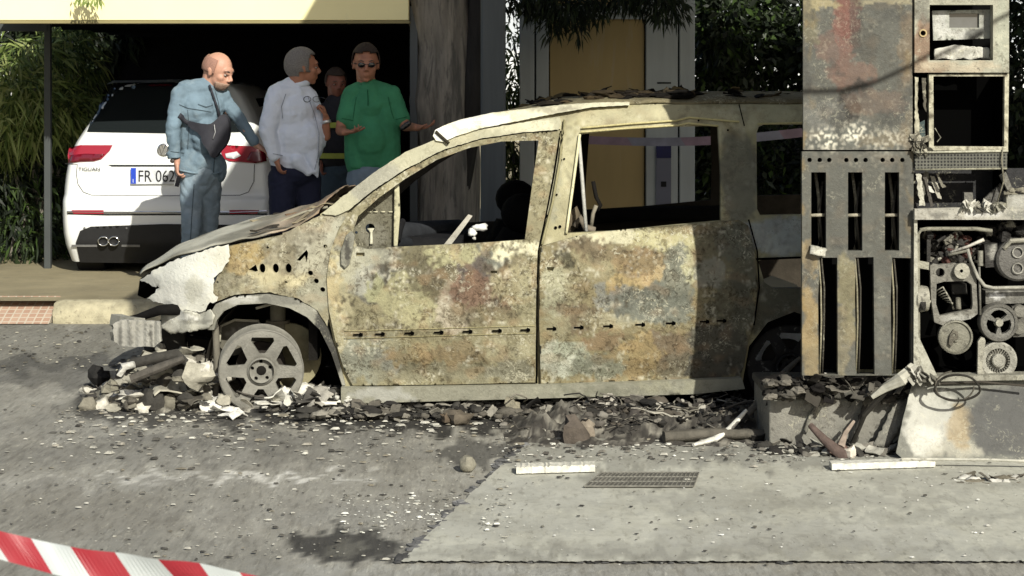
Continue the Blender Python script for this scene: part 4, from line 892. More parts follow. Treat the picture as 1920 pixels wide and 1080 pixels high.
pcol0 = blobf(C(104,107,103), pb, 21, 9, 6, .22)
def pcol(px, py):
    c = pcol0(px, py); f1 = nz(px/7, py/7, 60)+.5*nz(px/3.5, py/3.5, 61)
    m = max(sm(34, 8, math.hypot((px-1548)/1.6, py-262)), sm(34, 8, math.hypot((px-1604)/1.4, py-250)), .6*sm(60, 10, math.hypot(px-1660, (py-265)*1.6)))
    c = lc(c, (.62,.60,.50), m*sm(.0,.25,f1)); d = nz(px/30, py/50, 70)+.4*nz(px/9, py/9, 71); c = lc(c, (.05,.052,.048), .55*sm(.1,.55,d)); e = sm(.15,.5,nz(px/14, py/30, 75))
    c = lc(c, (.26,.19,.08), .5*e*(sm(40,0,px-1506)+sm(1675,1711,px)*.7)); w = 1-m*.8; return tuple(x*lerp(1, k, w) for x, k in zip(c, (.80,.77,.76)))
m_pump = mat('burnt_pump_sheet', (1,1,1), .6, .1, .14, 6, attr=True, bump=.3, bscale=60, crack=.25, spec=.3, flakes=[(14,.6,.72,(.1,.105,.1),.4),(50,.66,.71,(.05,.045,.04),.6)])
m_pump2 = mat('burnt_pump_frame', (1,1,1), .7, .1, .2, 14, attr=True, bump=.5, bscale=70, crack=.5, flakes=[(30,.6,.67,(.04,.036,.03),.6)])
mb = MB(); mb.panel([(1506,-160),(1711,-160),(1711,281),(1506,281)], (), gp(), .02, 4, pcol); mb.build('upper_cover', m_pump, pump, True, auto=50)
slots = [rect(1521,323,1549,470), rect(1590,323,1617,470), rect(1659,323,1686,470), [(1537,483),(1570,483),(1571,702),(1535,702),(1534,560)], [(1604,483),(1638,482),(1640,702),(1606,702),(1603,560)], [(1673,483),(1709,484),(1708,702),(1672,702),(1670,560)]]
hls = [circ(x,300,4.4,10) for x in (1518,1537,1555,1587,1605,1623,1655,1673,1692)]
mb = MB(); mb.panel([(1504,284),(1713,284),(1713,704),(1504,704)], slots+hls, gp(.006), .035, 5, pcol, hs=5); mb.build('hose_panel', m_pump, pump, True, auto=50)
def pz(py): return ray(0, py, PYD).z
def pxx(px): return ray(px, 0, PYD).x
xL, xM, xR = pxx(1506), pxx(1712), pxx(1892)
mb = MB(); mb.bb(xL+.026, xL+.034, PYD+.044, PYD+.18, pz(703), pz(-160)); mb.bb(xL+.034, xM-.012, PYD+.165, PYD+.18, pz(703), pz(-160)); mb.bb(xL+.10, xM, PYD+.181, PYD+.46, pz(703), pz(-160)); mb.bb(xM, xR+.28, PYD+.46, PYD+.49, pz(703), pz(400)); mb.bb(xM, xR-.02, PYD+.46, PYD+.49, pz(399), pz(-160)); mb.bb(xL+.035, xM-.013, PYD+.05, PYD+.16, pz(292), pz(288)); mb.bb(xM-.012, xM+.006, PYD+.05, PYD+.455, pz(703), pz(-158)); mb.build('housing', mat('housing_shade', (.004,.004,.004), .95, 0, .3, 6, spec=0), pump)  # near-black so the inside behind the slots reads as shade
# hoses and nozzles left in the slots
rn = random.Random(31)
for i, x in enumerate((1534, 1603, 1672)):
    mb = MB(); mb.tube([ray(x-6,318,PYD+.12), ray(x+1,370,PYD+.10), ray(x+3,440,PYD+.12), ray(x-2,474,PYD+.08)], .009, 7, C(126,122,108)); mb.tube([ray(x-14,404,PYD+.05), ray(x+13,403,PYD+.05)], .009, 7, C(170,164,146)); mb.tube([ray(x+8,340,PYD+.14), ray(x+2,400,PYD+.08), ray(x+9,470,PYD+.12)], .007, 6, C(90,86,78)); mb.build('nozzle_holder', m_pump2, pump, True)
    x = (1538,1606,1674)[i]
    for d, c in ((0, C(140,134,112)), (5, C(70,66,58))):
        mb = MB(); mb.tube([ray(x+d-3,484,PYD+.02), ray(x+d+1+d*.3,540,PYD+.0), ray(x+d+2,600,PYD-.0), ray(x+d+1,650,PYD+.0), ray(x+d-1,700,PYD+.01)], .0045, 6, c, jit=.7); mb.build('hose_wire', m_pump2, pump, True)
mb = MB(); mb.rock(ray(1534,472,PYD-.01), .03, (1.1,.6,.6), 3, C(200,198,186)); mb.sheet(ray(1534,470,PYD-.02), .08, .05, rotm(70,10,0), .02, 2, 4, .004, C(190,188,176)); mb.build('melted_handle', m_pump2, pump, True)
# head with display
hc = blobf(C(170,168,146), [(1730,80,16,50,C(150,110,72),.9),(1740,130,40,14,C(160,126,84),.8),(1800,126,80,10,C(190,170,130),.7),(1880,60,14,70,C(176,180,150),.7),(1730,20,16,30,C(120,118,104),.7)], 22, 7, 4)
mb = MB(); mb.panel(rect(1715,-160,1892,136), [rect(1743,9,1862,113), circ(1731,62,5,10)], gp(-.02), .05, 6, hc, hs=6); mb.build('head_frame', m_pump2, pump, True, auto=50)
mb = MB(); mb.panel(circ(1731,62,7.5,14), [circ(1731,62,5,14)], gp(-.026), .006, 4, lambda a,b: C(190,170,130)); mb.bb(pxx(1716), pxx(1891), PYD+.28, PYD+.3, pz(135), pz(-158), C(5,5,5)); mb.build('head_lining', m_char, pump, True, auto=50)
mb = MB(); mb.panel([(1748,20),(1857,18),(1856,72),(1750,76)], [rect(1780,25,1836,52)], gp(.05), .02, 5, blobf(C(170,172,160), [(1765,50,12,26,C(206,206,196),.7),(1800,64,30,8,C(210,210,200),.7),(1826,66,20,9,C(80,80,76),.8),(1850,45,6,20,C(150,150,140),.7)], 23, 4, 4)); dd = mb.build('display_unit', m_pump2, pump, True, auto=50)
mb = MB(); mb.bb(ray(1780,0,PYD+.06).x, ray(1837,0,PYD+.06).x, PYD+.066, PYD+.075, kz(0,1)*0+ray(0,52,PYD+.06).z, ray(0,25,PYD+.06).z, C(96,98,98)); mb.build('display_screen', mat('dead_screen', None, .15, 0, .2, 8, attr=True, spec=.7), dd)
mb = MB(); mb.panel([(1752,92),(1790,84),(1855,90),(1856,112),(1838,108),(1820,112),(1806,109),(1788,113),(1770,109),(1752,113)], (), gp(.055), .015, 4, blobf(C(206,204,192), [(1800,100,30,6,C(150,146,128),.6)], 4, 4, 3), jag=.8); mb.build('torn_plate', m_pump2, pump, True)
# lower window frame
fr = lambda a, b: lc(C(196,192,170), C(110,104,88), sm(-.2,.5,nz(a/9,b/14,2)))
mb = MB(); mb.panel([(1742,139),(1892,138),(1890,282),(1742,282)], [[(1750,143),(1884,143),(1883,275),(1751,274)]], gp(-.0), .03, 5, fr, hs=6); mb.tube([ray(1757,266,PYD), ray(1764,258,PYD-.01), ray(1753,240,PYD)], .003, 5, C(170,166,150)); mb.build('window_frame', m_pump2, pump, True, auto=50)
mb = MB(); mb.bb(pxx(1716), pxx(1891), PYD+.25, PYD+.27, pz(400), pz(138)); mb.bb(pxx(1891)-.012, pxx(1891)-.002, PYD+.034, PYD+.25, pz(400), pz(138)); mb.build('inner_lining', m_blk, pump)
mb = MB(); mb.panel([(1716,145),(1722,146),(1720,200),(1724,230),(1722,285),(1715,285)], (), gp(.0), .02, 5, fr, jag=1); mb.panel([(1728,146),(1736,146),(1737,210),(1732,200)], (), gp(.02), .01, 5, lambda a,b: C(90,86,76), jag=1); mb.panel([(1724,230),(1733,226),(1736,262),(1722,266)], (), gp(.03), .01, 5, lambda a,b: C(70,84,84), jag=1)
for k in range(22): mb.sheet(ray(rn.uniform(1716,1740), rn.uniform(255,286), PYD-.01), .05, .03, rotm(rn.uniform(30,120), rn.uniform(-40,40), rn.uniform(0,90)), .015, k, 3, .003, rn.choice((C(170,166,150),C(110,106,94),C(60,58,50))))
mb.build('tattered_sheet', m_pump2, pump)
def perf(N, L, mp, c, mix, ramp, nse):
    vo = N.new("ShaderNodeTexVoronoi"); vo.inputs['Scale'].default_value = 62; vo.inputs['Randomness'].default_value = .12; L.new(mp.outputs[0], vo.inputs['Vector'])
    r = ramp(vo.outputs['Distance'], .30, .40); return mix(r.outputs[0], (.012,.012,.012), c)
mb = MB(); mb.panel([(1715,287),(1889,284),(1888,316),(1716,318)], (), gp(-.015), .012, 6); mb.build('perforated_strip', mat('perforated', C(96,96,88), .6, .2, .2, 9, extra=perf, stretch=(1,.001,1)), pump)
mb = MB(); mb.tube([ray(1715,286,PYD-.02), ray(1890,283,PYD-.02)], .006, 6, C(190,188,170)); mb.tube([ray(1716,318,PYD-.02), ray(1888,316,PYD-.02)], .005, 6, C(150,148,130)); mb.tube([ray(1880,276,PYD-.03), ray(1878,300,PYD-.03), ray(1882,340,PYD-.03), ray(1868,385,PYD-.03)], .004, 5, C(130,126,110)); mb.build('strip_edging', m_pump2, pump, True)
# middle shelf and torn sheets
mb = MB(); mb.panel([(1715,392),(1780,390),(1830,388),(1886,392),(1960,393),(1960,412),(1715,412)], (), gp(-.05), .04, 6, blobf(C(176,172,158), [(1760,402,20,6,C(120,116,104),.8),(1840,398,40,8,C(206,204,196),.8),(1920,404,40,8,C(120,120,110),.8)], 5, 4, 3)); mb.bb(pxx(1714), pxx(1960), PYD-.01, PYD+.4, pz(411), pz(404), C(60,58,52)); mb.build('shelf', m_pump2, pump, True, auto=50)
mb = MB()
for k in range(20): mb.sheet(ray(rn.uniform(1796,1880), rn.uniform(382,395), PYD-.05), .06, .035, rotm(rn.uniform(40,110), rn.uniform(-40,40), rn.uniform(0,90)), .018, k, 4, .003, rn.choice((C(206,204,194),C(150,148,136),C(90,88,80))))
o = mb.build('melted_scraps', m_pump2, pump); o['kind'] = 'stuff'; mb = MB()
for x0, y0, x1, y1, w, c in ((1722,325,1730,385,10,C(196,194,180)),(1738,322,1728,380,9,C(110,108,98)),(1748,330,1762,372,8,C(176,172,158)),(1742,350,1750,362,6,C(220,218,208)),(1733,325,1748,388,6,C(84,80,74)),(1756,326,1770,352,5,C(120,116,104))):
    mb.panel([(x0-w/2,y0),(x0+w/2,y0),(x1+w/2,y1),(x1-w/2,y1)], (), gp(rn.uniform(.0,.08)), .004, 4, lambda a,b,c=c: c, jag=1.6); mb.build('hanging_shred', m_pump2, pump); mb = MB()
mb = MB(); mb.panel([(1808,361),(1824,361),(1826,388),(1808,388)], (), gp(.06), .03, 6, lambda a,b: C(112,110,104)); mb.panel([(1838,388),(1846,372),(1876,344),(1882,350),(1876,388)], (), gp(.03), .02, 6, lambda a,b: C(96,94,90)); mb.panel([(1876,330),(1886,322),(1898,352),(1890,358)], (), gp(-.02), .03, 6, lambda a,b: C(120,118,110)); mb.bb(pxx(1716), pxx(1960), PYD+.245, PYD+.25, pz(402), pz(320), C(46,46,48)); mb.build('bent_plates', m_pump2, pump, True, auto=50)
mb = MB(); mb.panel([(1887,366),(1960,364),(1960,393),(1888,393)], (), gp(-.04), .12, 6, blobf(C(150,148,136), [(1910,380,14,8,C(180,178,164),.7)], 6, 4, 3)); 
for k in range(12): mb.rock(ray(rn.uniform(1886,1940), rn.uniform(355,366), PYD-.0), .018, (1.4,.8,.7), k, rn.choice((C(40,38,36),C(130,126,112))))
mb.build('junction_box', m_pump2, pump, True, auto=50)
# machinery bay -----------------------------------------------------------------
mb = MB(); mb.bb(pxx(1716), pxx(2000), PYD+.3, PYD+.32, pz(705), pz(412)); mb.bb(pxx(1716), pxx(2000), PYD+.0, PYD+.3, pz(706), pz(705), (.05,.05,.05)); mb.build('bay_lining', m_blk, pump)
mb = MB(); mb.tube([ray(1722,700,PYD), ray(1721,520,PYD), ray(1721,440,PYD), ray(1726,431,PYD), ray(1740,429,PYD), ray(1830,429,PYD), ray(1860,433,PYD)], .010, 8, C(140,138,124)); mb.panel([(1714,412),(1720,412),(1722,630),(1757,704),(1713,704)], (), gp(-.02), .012, 6, blobf(C(176,174,156), [], 7)); mb.build('bay_frame', m_pump2, pump, True, auto=50)
m_mach = mat('burnt_machinery', (1,1,1), .6, .2, .28, 26, attr=True, bump=.6, bscale=90, flakes=[(40,.58,.66,(.04,.036,.032),.6)])
MG = C(124,121,110); MD = C(52,50,47); ML = C(162,159,146)
mb = MB(); mb.panel([(1744,498),(1750,494),(1760,496),(1800,492),(1822,496),(1830,506),(1832,560),(1834,588),(1820,598),(1790,604),(1768,610),(1752,604),(1746,560)], [circ(1763,511,8.5,12), [(1756,532),(1770,528),(1812,527),(1822,534),(1824,570),(1822,580),(1790,586),(1762,592),(1755,570)]], gp(.02), .03, 5, blobf(MG, [(1770,545,14,10,C(120,116,104),.6),(1800,598,40,8,C(170,168,156),.7)], 8, 3, 2), hs=4)
mb.lathe(ray(1803,508,PYD), (0,1,0), [(.014,-.012),(.038,-.010),(.04,.02)], 20, ML); mb.lathe(ray(1803,508,PYD-.013), (0,1,0), [(0,0),(.008,.0)], 10, (.01,.01,.01)); mb.build('bracket_plate', m_mach, pump, True, auto=40)
def gear(px, py, r, Y, prof, teeth, col, name):
    mb = MB(); c = ray(px, py, Y); mb.lathe(c, (0,1,0), [(a*r, b) for a, b in prof], 40, col)
    if teeth:
        for k in range(teeth):
            a = 2*pi*k/teeth; mb.box(c+V((cos(a)*r*.99, .015, sin(a)*r*.99)), (.006,.03,.010), Matrix.Rotation(-a, 3, 'Y'), col)
    return mb, c
mb, c = gear(1792, 632, .082, PYD+.02, [(0,-.01),(.25,-.012),(.28,.0),(.85,.004),(.9,-.006),(1,-.002),(1,.04)], 44, C(128,126,114), '')
mb.panel([(1779,645),(1781,628),(1788,618),(1796,622),(1797,636),(1788,640),(1785,650)], [circ(1789,628,3,8)], gp(.004), .012, 4, lambda a,b: C(96,92,82)); mb.build('toothed_pulley', m_mach, pump, True, auto=40)
mb, c = gear(1872, 676, .092, PYD+.02, [(0,-.012),(.3,-.014),(.36,-.010),(.38,.02),(.6,.02),(.64,.002),(.92,-.004),(1,.0),(1,.05)], 0, C(158,156,146), '')
for k in range(26):
    a = 2*pi*k/26; mb.box(c+V((cos(a)*.052, .006, sin(a)*.052)), (.012,.02,.006), Matrix.Rotation(-a, 3, 'Y'), C(110,108,100))
mb.build('finned_pulley', m_mach, pump, True, auto=40)
mb = MB(); mb.panel(circ(1873,605,33,40), [[(1873+22*cos(a+b)*k, 605+22*sin(a+b)*k) for b, k in ((-.75,.35),(-.8,1),(-.4,1.08),(0,1.1),(.4,1.08),(.8,1),(.75,.35))] for a in (pi/6+.0, 5*pi/6, -pi/2)], gp(.01), .03, 5, blobf(C(118,116,108), [(1873,605,8,8,ML,.9)], 9, 2, 2), hs=4); mb.lathe(ray(1873,605,PYD+.01), (0,1,0), [(.018,-.012),(.022,.02)], 14, ML)
mb.lathe(ray(1873,605,PYD+.01), (0,1,0), [(.078,-.006),(.09,-.006),(.094,.0),(.094,.05),(.078,.05)], 36, C(100,98,92), False); mb.build('spoked_pulley', m_mach, pump, True, auto=40)
mb, c = gear(1908, 487, .105, PYD+.03, [(0,-.02),(.9,-.012),(1,.0),(1,.08)], 0, C(104,102,98), '')
for dy in (-14, 16): mb.lathe(ray(1908,487+dy,PYD+.008), (0,1,0), [(.022,-.006),(.028,-.006),(.028,.004)], 16, C(150,148,140), False)
mb.tube([ray(1883,466,PYD+.02), ray(1895,452,PYD), ray(1925,450,PYD)], .012, 8, ML); mb.build('electric_motor', m_mach, pump, True, auto=40)
mb = MB(); mb.tube([ray(1782,473,PYD), ray(1815,462,PYD-.02), ray(1845,449,PYD-.03)], [.006,.007,.009], 8, C(196,192,182)); mb.tube([ray(1778,478,PYD), ray(1812,470,PYD)], .008, 8, C(120,118,108)); mb.tube([ray(1814,466,PYD), ray(1820,490,PYD), ray(1834,520,PYD), ray(1846,536,PYD), ray(1862,540,PYD), ray(1960,538,PYD)], .009, 9, C(160,158,148)); mb.tube([ray(1836,500,PYD+.01), ray(1838,590,PYD+.01)], .006, 6, C(120,118,110)); mb.build('pipework', m_mach, pump, True)
mb = MB(); mb.panel([(1846,458),(1870,456),(1872,500),(1848,502)], (), gp(.05), .06, 6, blobf(MD, [(1862,470,8,14,ML,.8)], 3, 3, 2)); mb.tube([ray(1838,470,PYD+.02), ray(1838,498,PYD+.02)], .014, 10, C(130,128,118)); mb.panel([(1848,545),(1960,545),(1960,568),(1848,570)], (), gp(.06), .08, 6, blobf(C(110,108,100), [(1868,553,14,6,(.6,.6,.58),.9),(1895,550,8,6,ML,.6)], 3, 3, 2)); mb.panel([(1898,575),(1960,572),(1960,630),(1900,632)], (), gp(.05), .06, 6, lambda a,b: C(96,94,88)); mb.lathe(ray(1912,583,PYD+.04), (0,1,0), [(0,-.01),(.03,-.01),(.032,.03)], 16, C(120,118,110)); mb.lathe(ray(1910,615,PYD+.04), (0,1,0), [(0,-.01),(.03,-.01),(.032,.03)], 16, C(110,108,100)); mb.build('valve_block', m_mach, pump, True, auto=40)
mb = MB(); 
for k in range(7): mb.tube([ray(1752+k*4,548+k*3,PYD+.06), ray(1768+k*3,538+k*5,PYD+.03), ray(1782+k*1,562+k*3,PYD+.04)], .0045, 5, (ML, MG)[k % 2])
mb.panel([(1784,532),(1812,532),(1814,552),(1786,552)], (), gp(.12), .1, 6, lambda a,b: MD); mb.tube([ray(1796,560,PYD+.1), ray(1797,580,PYD+.06)], .014, 8, MG)
mb.rock(ray(1752,505,PYD+.05), .03, (1,1,1.6), 3, MD); mb.build('coil_spring', m_mach, pump, True)
mb = MB(); mb.lathe(ray(1727,560,PYD+.03), (1,0,0), [(.0,-.03),(.06,-.03),(.066,.0),(.06,.03),(0,.03)], 20, ML); mb.tube([ray(1732,563,PYD-.0), ray(1745,566,PYD)], .008, 7, ML); mb.rock(ray(1730,572,PYD-.02), .02, (1,1,1.5), 3, MD); mb.build('drum', m_mach, pump, True, auto=40)
mb = MB()
for k in range(70):
    p = ray(rn.uniform(1735,1830), rn.uniform(438,492), PYD+rn.uniform(.02,.2))
    if k % 3: mb.rock(p, rn.uniform(.01,.028), (1.2,1,1.1), k, rn.choice((MD, MG, C(40,38,36), C(96,92,86), C(86,56,50))))
    else: mb.tube([p, p+V((rn.uniform(-.06,.06), 0, rn.uniform(-.06,.06)))], rn.uniform(.004,.01), 6, rn.choice((MG, MD, ML)))
for k in range(34):
    p = ray(rn.uniform(1838,1930), rn.uniform(418,460), PYD+rn.uniform(.05,.22)); mb.rock(p, rn.uniform(.01,.03), (1.3,1,1), k+90, rn.choice((MD, MG, C(40,38,36))))
o = mb.build('burnt_wiring', m_mach, pump); o['kind'] = 'stuff'
mb = MB(); mb.panel([(1833,702),(1834,640),(1840,632),(1846,634),(1848,640),(1842,690),(1846,702)], (), gp(-.005), .02, 5, lambda a,b: ML); mb.build('mounting_strap', m_mach, pump, True, auto=40); mb = MB(); mb.panel([(1738,430),(1746,430),(1744,500),(1738,500)], (), gp(.04), .02, 5, lambda a,b: MD); mb.build('mounting_strap', m_mach, pump, True, auto=40); mb = MB(); mb.panel([(1718,488),(1742,492),(1742,506),(1718,502)], (), gp(-.01), .015, 5, lambda a,b: C(160,158,142)); mb.build('mounting_strap', m_mach, pump, True, auto=40)
# plinth
mb = MB(); sk = [(1712,712),(1960,708),(2010,708),(2010,868),(1960,866),(1690,858),(1680,850),(1692,790)]
gs = lambda X, Z: PYD+.02-.14*(1-min(1,max(0,Z/.38)))+.006*nz(X*6,Z*6,2)
mb.panel(sk, (), gs, .012, 7, blobf(C(112,112,102), [(1745,790,50,60,C(186,184,168),.85),(1735,830,30,30,C(200,198,180),.7),(1800,800,26,40,C(168,142,82),.8),(1900,790,90,70,C(74,74,72),.9),(1740,855,40,8,C(120,116,100),.6),(1790,845,60,12,C(178,172,146),.6)], 24, 10, 6), jag=.5); mb.build('plinth_skirt', m_pump, pump, True, auto=50)
mb = MB(); mb.panel([(1706,706),(1960,702),(1960,712),(1712,716)], (), gp(-.04), .1, 6, lambda a,b: C(150,148,136)); mb.build('plinth_rail', m_pump2, pump, True, auto=50)
mb = MB(); mb.tube([ray(1690,861, PYD-0.300), ray(1850,862, PYD-0.320), ray(2000,868, PYD-0.340)], .008, 6, C(190,188,176)); mb.build('skirt_edging', m_pump2, pump, True, auto=50)
mb = MB(); mb.tube([ray(1795+42*cos(a)*(1+.06*sin(3*a)), 727+24*sin(a)+(a*.0), PYD-.13) for a in [2*pi*i/40-2.4 for i in range(44)]], .006, 6, C(50,48,44)); mb.tube([ray(1790+36*cos(a), 724+28*sin(a), PYD-.13) for a in [2*pi*i/40 for i in range(30)]], .004, 6, C(90,86,78)); mb.tube([ray(1750,720, PYD-0.080), ray(1840,716, PYD-0.060), ray(1930,724, PYD-0.080)], .006, 6, C(70,66,60)); mb.build('wire_loop', m_char, pump, True)
PB = 8.86
mb = MB(); mb.bb(ray(1442,0,PB).x, ray(1700,0,PB).x, PB, PB+.55, -.02, ray(0,748,PB).z, C(134,132,124)); mb.bb(ray(1438,0,PB).x, ray(1702,0,PB).x, PB-.02, PB+.56, ray(0,748,PB).z+.002, ray(0,732,PB).z, C(84,82,76)); mb.build('plinth_block', m_pump2, pump, bevel=.01)
mb = MB()
for (a, b, w, c, o_) in (((1508,815),(1530,750),7,C(110,108,100),-.06),((1600,836),(1625,745),10,C(60,58,54),-.08),((1652,838),(1690,752),30,C(130,128,120),-.10)):
    mb.panel([(a[0]-w/2,a[1]),(a[0]+w/2,a[1]),(b[0]+w*.7,b[1]),(b[0]-w*.4,b[1])], (), lambda X, Z, o_=o_: PB+o_+Z*.2, .006, 7, lambda x,y,c=c: c, jag=2.0); mb.build('leaning_sheet', m_pump2, pump, True); mb = MB()
mb = MB()
for k in range(150):
    p = ray(rn.uniform(1440,1712), rn.uniform(708,748), PB-rn.uniform(-.1,.14)); c = rn.choice((C(50,48,45),C(84,81,75),C(30,28,27),C(110,106,98),C(66,63,58)))
    if k % 2: mb.sheet(p, rn.uniform(.04,.12), rn.uniform(.02,.06), rotm(rn.uniform(-60,60), rn.uniform(-50,50), rn.uniform(0,180)), .02, k, 4, .004, c)
    else: mb.rock(p, rn.uniform(.01,.03), (1.5,1,.8), k, c)
mb.tube([ray(1712,690, PYD-0.070), ray(1690,712, PYD-0.120), ray(1660,728, PYD-0.080), ray(1635,745, PYD-0.070)], [.03,.03,.022,.012], 8, C(176,174,162), jit=.5); mb.tube([ray(1706,700, PYD-0.080), ray(1660,735, PYD-0.060), ray(1620,780, PYD-0.020), ray(1600,830, PYD+0.030)], .012, 7, C(50,48,44), jit=.4)
mb.tube([ray(1545,702,PB-.1), ray(1560,706,PB-.1), ray(1582,704,PB-.1)], .01, 6, C(200,198,190), jit=.5)
for k in range(16): mb.sheet(ray(rn.uniform(1695,1758), rn.uniform(696,712), PYD-.11), .06, .04, rotm(rn.uniform(30,100), rn.uniform(-50,50), rn.uniform(0,90)), .02, k, 4, .004, rn.choice((C(206,204,194),C(160,158,148),C(100,98,90))))
o = mb.build('plinth_debris', m_char, pump); o['kind'] = 'stuff'
# overhead cable whose shadow crosses the pump
mb = MB(); pts = []
for i in range(30):
    px = 1380+640*i/29; py = interp([(1380,176),(1505,172),(1580,170),(1640,155),(1715,120),(1893,28),(2020,-30)], px); q = ray(px, py, PYD); pts.append(q-SUN*2.7)
mb.tube(pts, .013, 8, C(30,30,30)); tag(mb.build('overhead_cable', m_char, None, True, base=pts[0]), 'dark cable strung overhead in front of the pump', 'cable')
from mathutils.bvhtree import BVHTree
BV = {}
# ------------------------------------------------------------------ people
def remesh(mb, name, m, parent, vox=.009, it=4, wr=None, colf=None):
    me = bpy.data.meshes.new('t'); me.from_pydata(mb.v, [], mb.f); o = bpy.data.objects.new('t', me); COL.objects.link(o)
    r = o.modifiers.new('r', 'REMESH'); r.mode = 'VOXEL'; r.voxel_size = vox
    s = o.modifiers.new('s', 'SMOOTH'); s.factor = .5; s.iterations = it
    dg = bpy.context.evaluated_depsgraph_get(); m2 = bpy.data.meshes.new_from_object(o.evaluated_get(dg))
    bpy.data.objects.remove(o); out = MB()
    vs = [v.co.copy() for v in m2.vertices]; ns = [v.normal.copy() for v in m2.vertices]
    if wr: vs = [v+n*wr(v) for v, n in zip(vs, ns)]
    BV[name] = BVHTree.FromPolygons(vs, [tuple(p.vertices) for p in m2.polygons])
    out.v = vs; out.f = [tuple(p.vertices) for p in m2.polygons]; out.c = [colf(v) if colf else (1,1,1) for v in vs]
    bpy.data.meshes.remove(m2)
    return out.build(name, m, parent, True)
def limb(mb, pts, rad, n=14, flat=1.0):
    pts = [V(p) for p in pts]
    for i in range(len(pts)-1):
        mb.tube([pts[i], pts[i+1]], [rad[i], rad[i+1]], n, None, flat)
    for p, r in zip(pts, rad): mb.ell(p, (r, r, r), None, 12, 8)
def drape(key, pts, lift=.004, step=3):
    q = []
    for a, b in zip(pts, pts[1:]):
        n = max(1, int(math.hypot(b[0]-a[0], b[1]-a[1])/step))
        for i in range(n+(b == pts[-1])):
            t = i/n; p = ray(lerp(a[0],b[0],t), lerp(a[1],b[1],t), 10); o = V((0,0,H)); d = (p-o).normalized()
            h = BV[key].ray_cast(o, d)[0]
            if h is not None: q.append(h-d*lift)
    return q
def seam(key, pts, r, m, par, name, flat=1.0, lift=.003):
    q = drape(key, pts, lift)
    if len(q) > 1: mb = MB(); mb.tube(q, r, 6, None, flat); mb.build(name, m, par, True)
def folds(a, fx=9, fz=16, seed=0):
    def f(v):
        w = nz(v.x*3+seed, v.y*3, v.z*3)*1.2
        return a*(abs(nz((v.x+v.z*.6+w*.15)*fx, v.y*fx, (v.z+w*.12)*fz*.6+seed))*1.6-.35)+a*.5*nz(v.x*26, v.y*26, v.z*30)
    return f
def basis(f, up=V((0,0,1))):
    f = V(f).normalized(); s = f.cross(up).normalized(); u = s.cross(f); return f, s, u
def head(mb, c, f, s, u, neck, k=1.0, ear=True):
    c = V(c); E = lambda a, b, d, r, : mb.ell(c+(f*a+s*b+u*d)*k, tuple(x*k for x in r), (f, s, u), 16, 12)
    E(-.012, 0, .022, (.098,.077,.098)); E(.028, 0, -.04, (.066,.06,.062)); E(.045, 0, -.078, (.038,.036,.026)); E(.066, 0, -.088, (.02,.024,.018))
    E(.075, 0, .03, (.02,.052,.022)); E(.086, 0, .012, (.012,.04,.009))
    mb.tube([c+(f*.088+u*.012)*k, c+(f*.106-u*.016)*k, c+(f*.112-u*.028)*k], [.009*k,.0125*k,.014*k], 10); E(.102, .012, -.031, (.011,.008,.008)); E(.102, -.012, -.031, (.011,.008,.008))
    E(.086, 0, -.055, (.012,.026,.007)); E(.083, 0, -.067, (.012,.023,.007)); E(.05, .042, -.022, (.03,.022,.024)); E(.05, -.042, -.022, (.03,.022,.024))
    if ear:
        for b in (1, -1):
            E(-.008, .078*b, -.004, (.017,.009,.031)); E(-.016, .083*b, .006, (.016,.008,.018))
    limb(mb, [c+(f*-.03-u*.03)*k, c+(f*-.03-u*.09)*k, V(neck)], [.062*k, .058*k, .066*k])
def face_bits(par, c, f, s, u, k=1.0, eyes=True):
    c = V(c); mw = bpy.data.materials.get('eye_white') or mat('eye_white', (.34,.30,.27), .3, 0, 0); mi = bpy.data.materials.get('iris') or mat('iris', (.02,.014,.01), .2, 0, 0); mbw = bpy.data.materials.get('brow_hair') or mat('brow_hair', (.06,.05,.045), .9, 0, .2, 60)
    for b in (1, -1):
        if eyes:
            mb = MB(); mb.ell(c+(f*.076+s*.031*b+u*.002)*k, (.010*k,.0125*k,.0055*k), (f,s,u), 12, 8); mb.build('eye', mw, par, True)
            mb = MB(); mb.ell(c+(f*.0855+s*.031*b+u*.001)*k, (.004*k,.0055*k,.0055*k), (f,s,u), 10, 6); mb.build('iris', mi, par, True)
        mb = MB(); mb.tube([c+(f*.092+s*.014*b+u*.024)*k, c+(f*.09+s*.032*b+u*.031)*k, c+(f*.076+s*.05*b+u*.026)*k], [.003*k,.0045*k,.002*k], 6); mb.build('eyebrow', mbw, par, True)
def hair(par, c, f, s, u, keep, m, k=1.0, r=(.103,.082,.104), off=(-.013,.023), name='hair'):
    mb = MB(); c = V(c)+(f*off[0]+u*off[1])*k; nu, nv = 40, 26; vs = []; fs = []
    for i in range(nv+1):
        ph = pi*i/nv
        for j in range(nu):
            th = 2*pi*j/nu; d = V((sin(ph)*cos(th), sin(ph)*sin(th), cos(ph))); w = 1+.03*nz(d.x*9, d.y*9, d.z*9)+.015*nz(d.x*22, d.y*22, d.z*22); vs.append(c+(f*d.x*r[0]+s*d.y*r[1]+u*d.z*r[2])*k*w)
    for i in range(nv):
        for j in range(nu):
            ph = pi*(i+.5)/nv; th = 2*pi*(j+.5)/nu; d = (sin(ph)*cos(th), sin(ph)*sin(th), cos(ph))
            if keep(*d): fs.append((i*nu+j, (i+1)*nu+j, (i+1)*nu+(j+1) % nu, i*nu+(j+1) % nu))
    mb.add(vs, fs); o = mb.build(name, m, par, True); sd = o.modifiers.new('s','SOLIDIFY'); sd.thickness = .008; sd.offset = -1
    return o
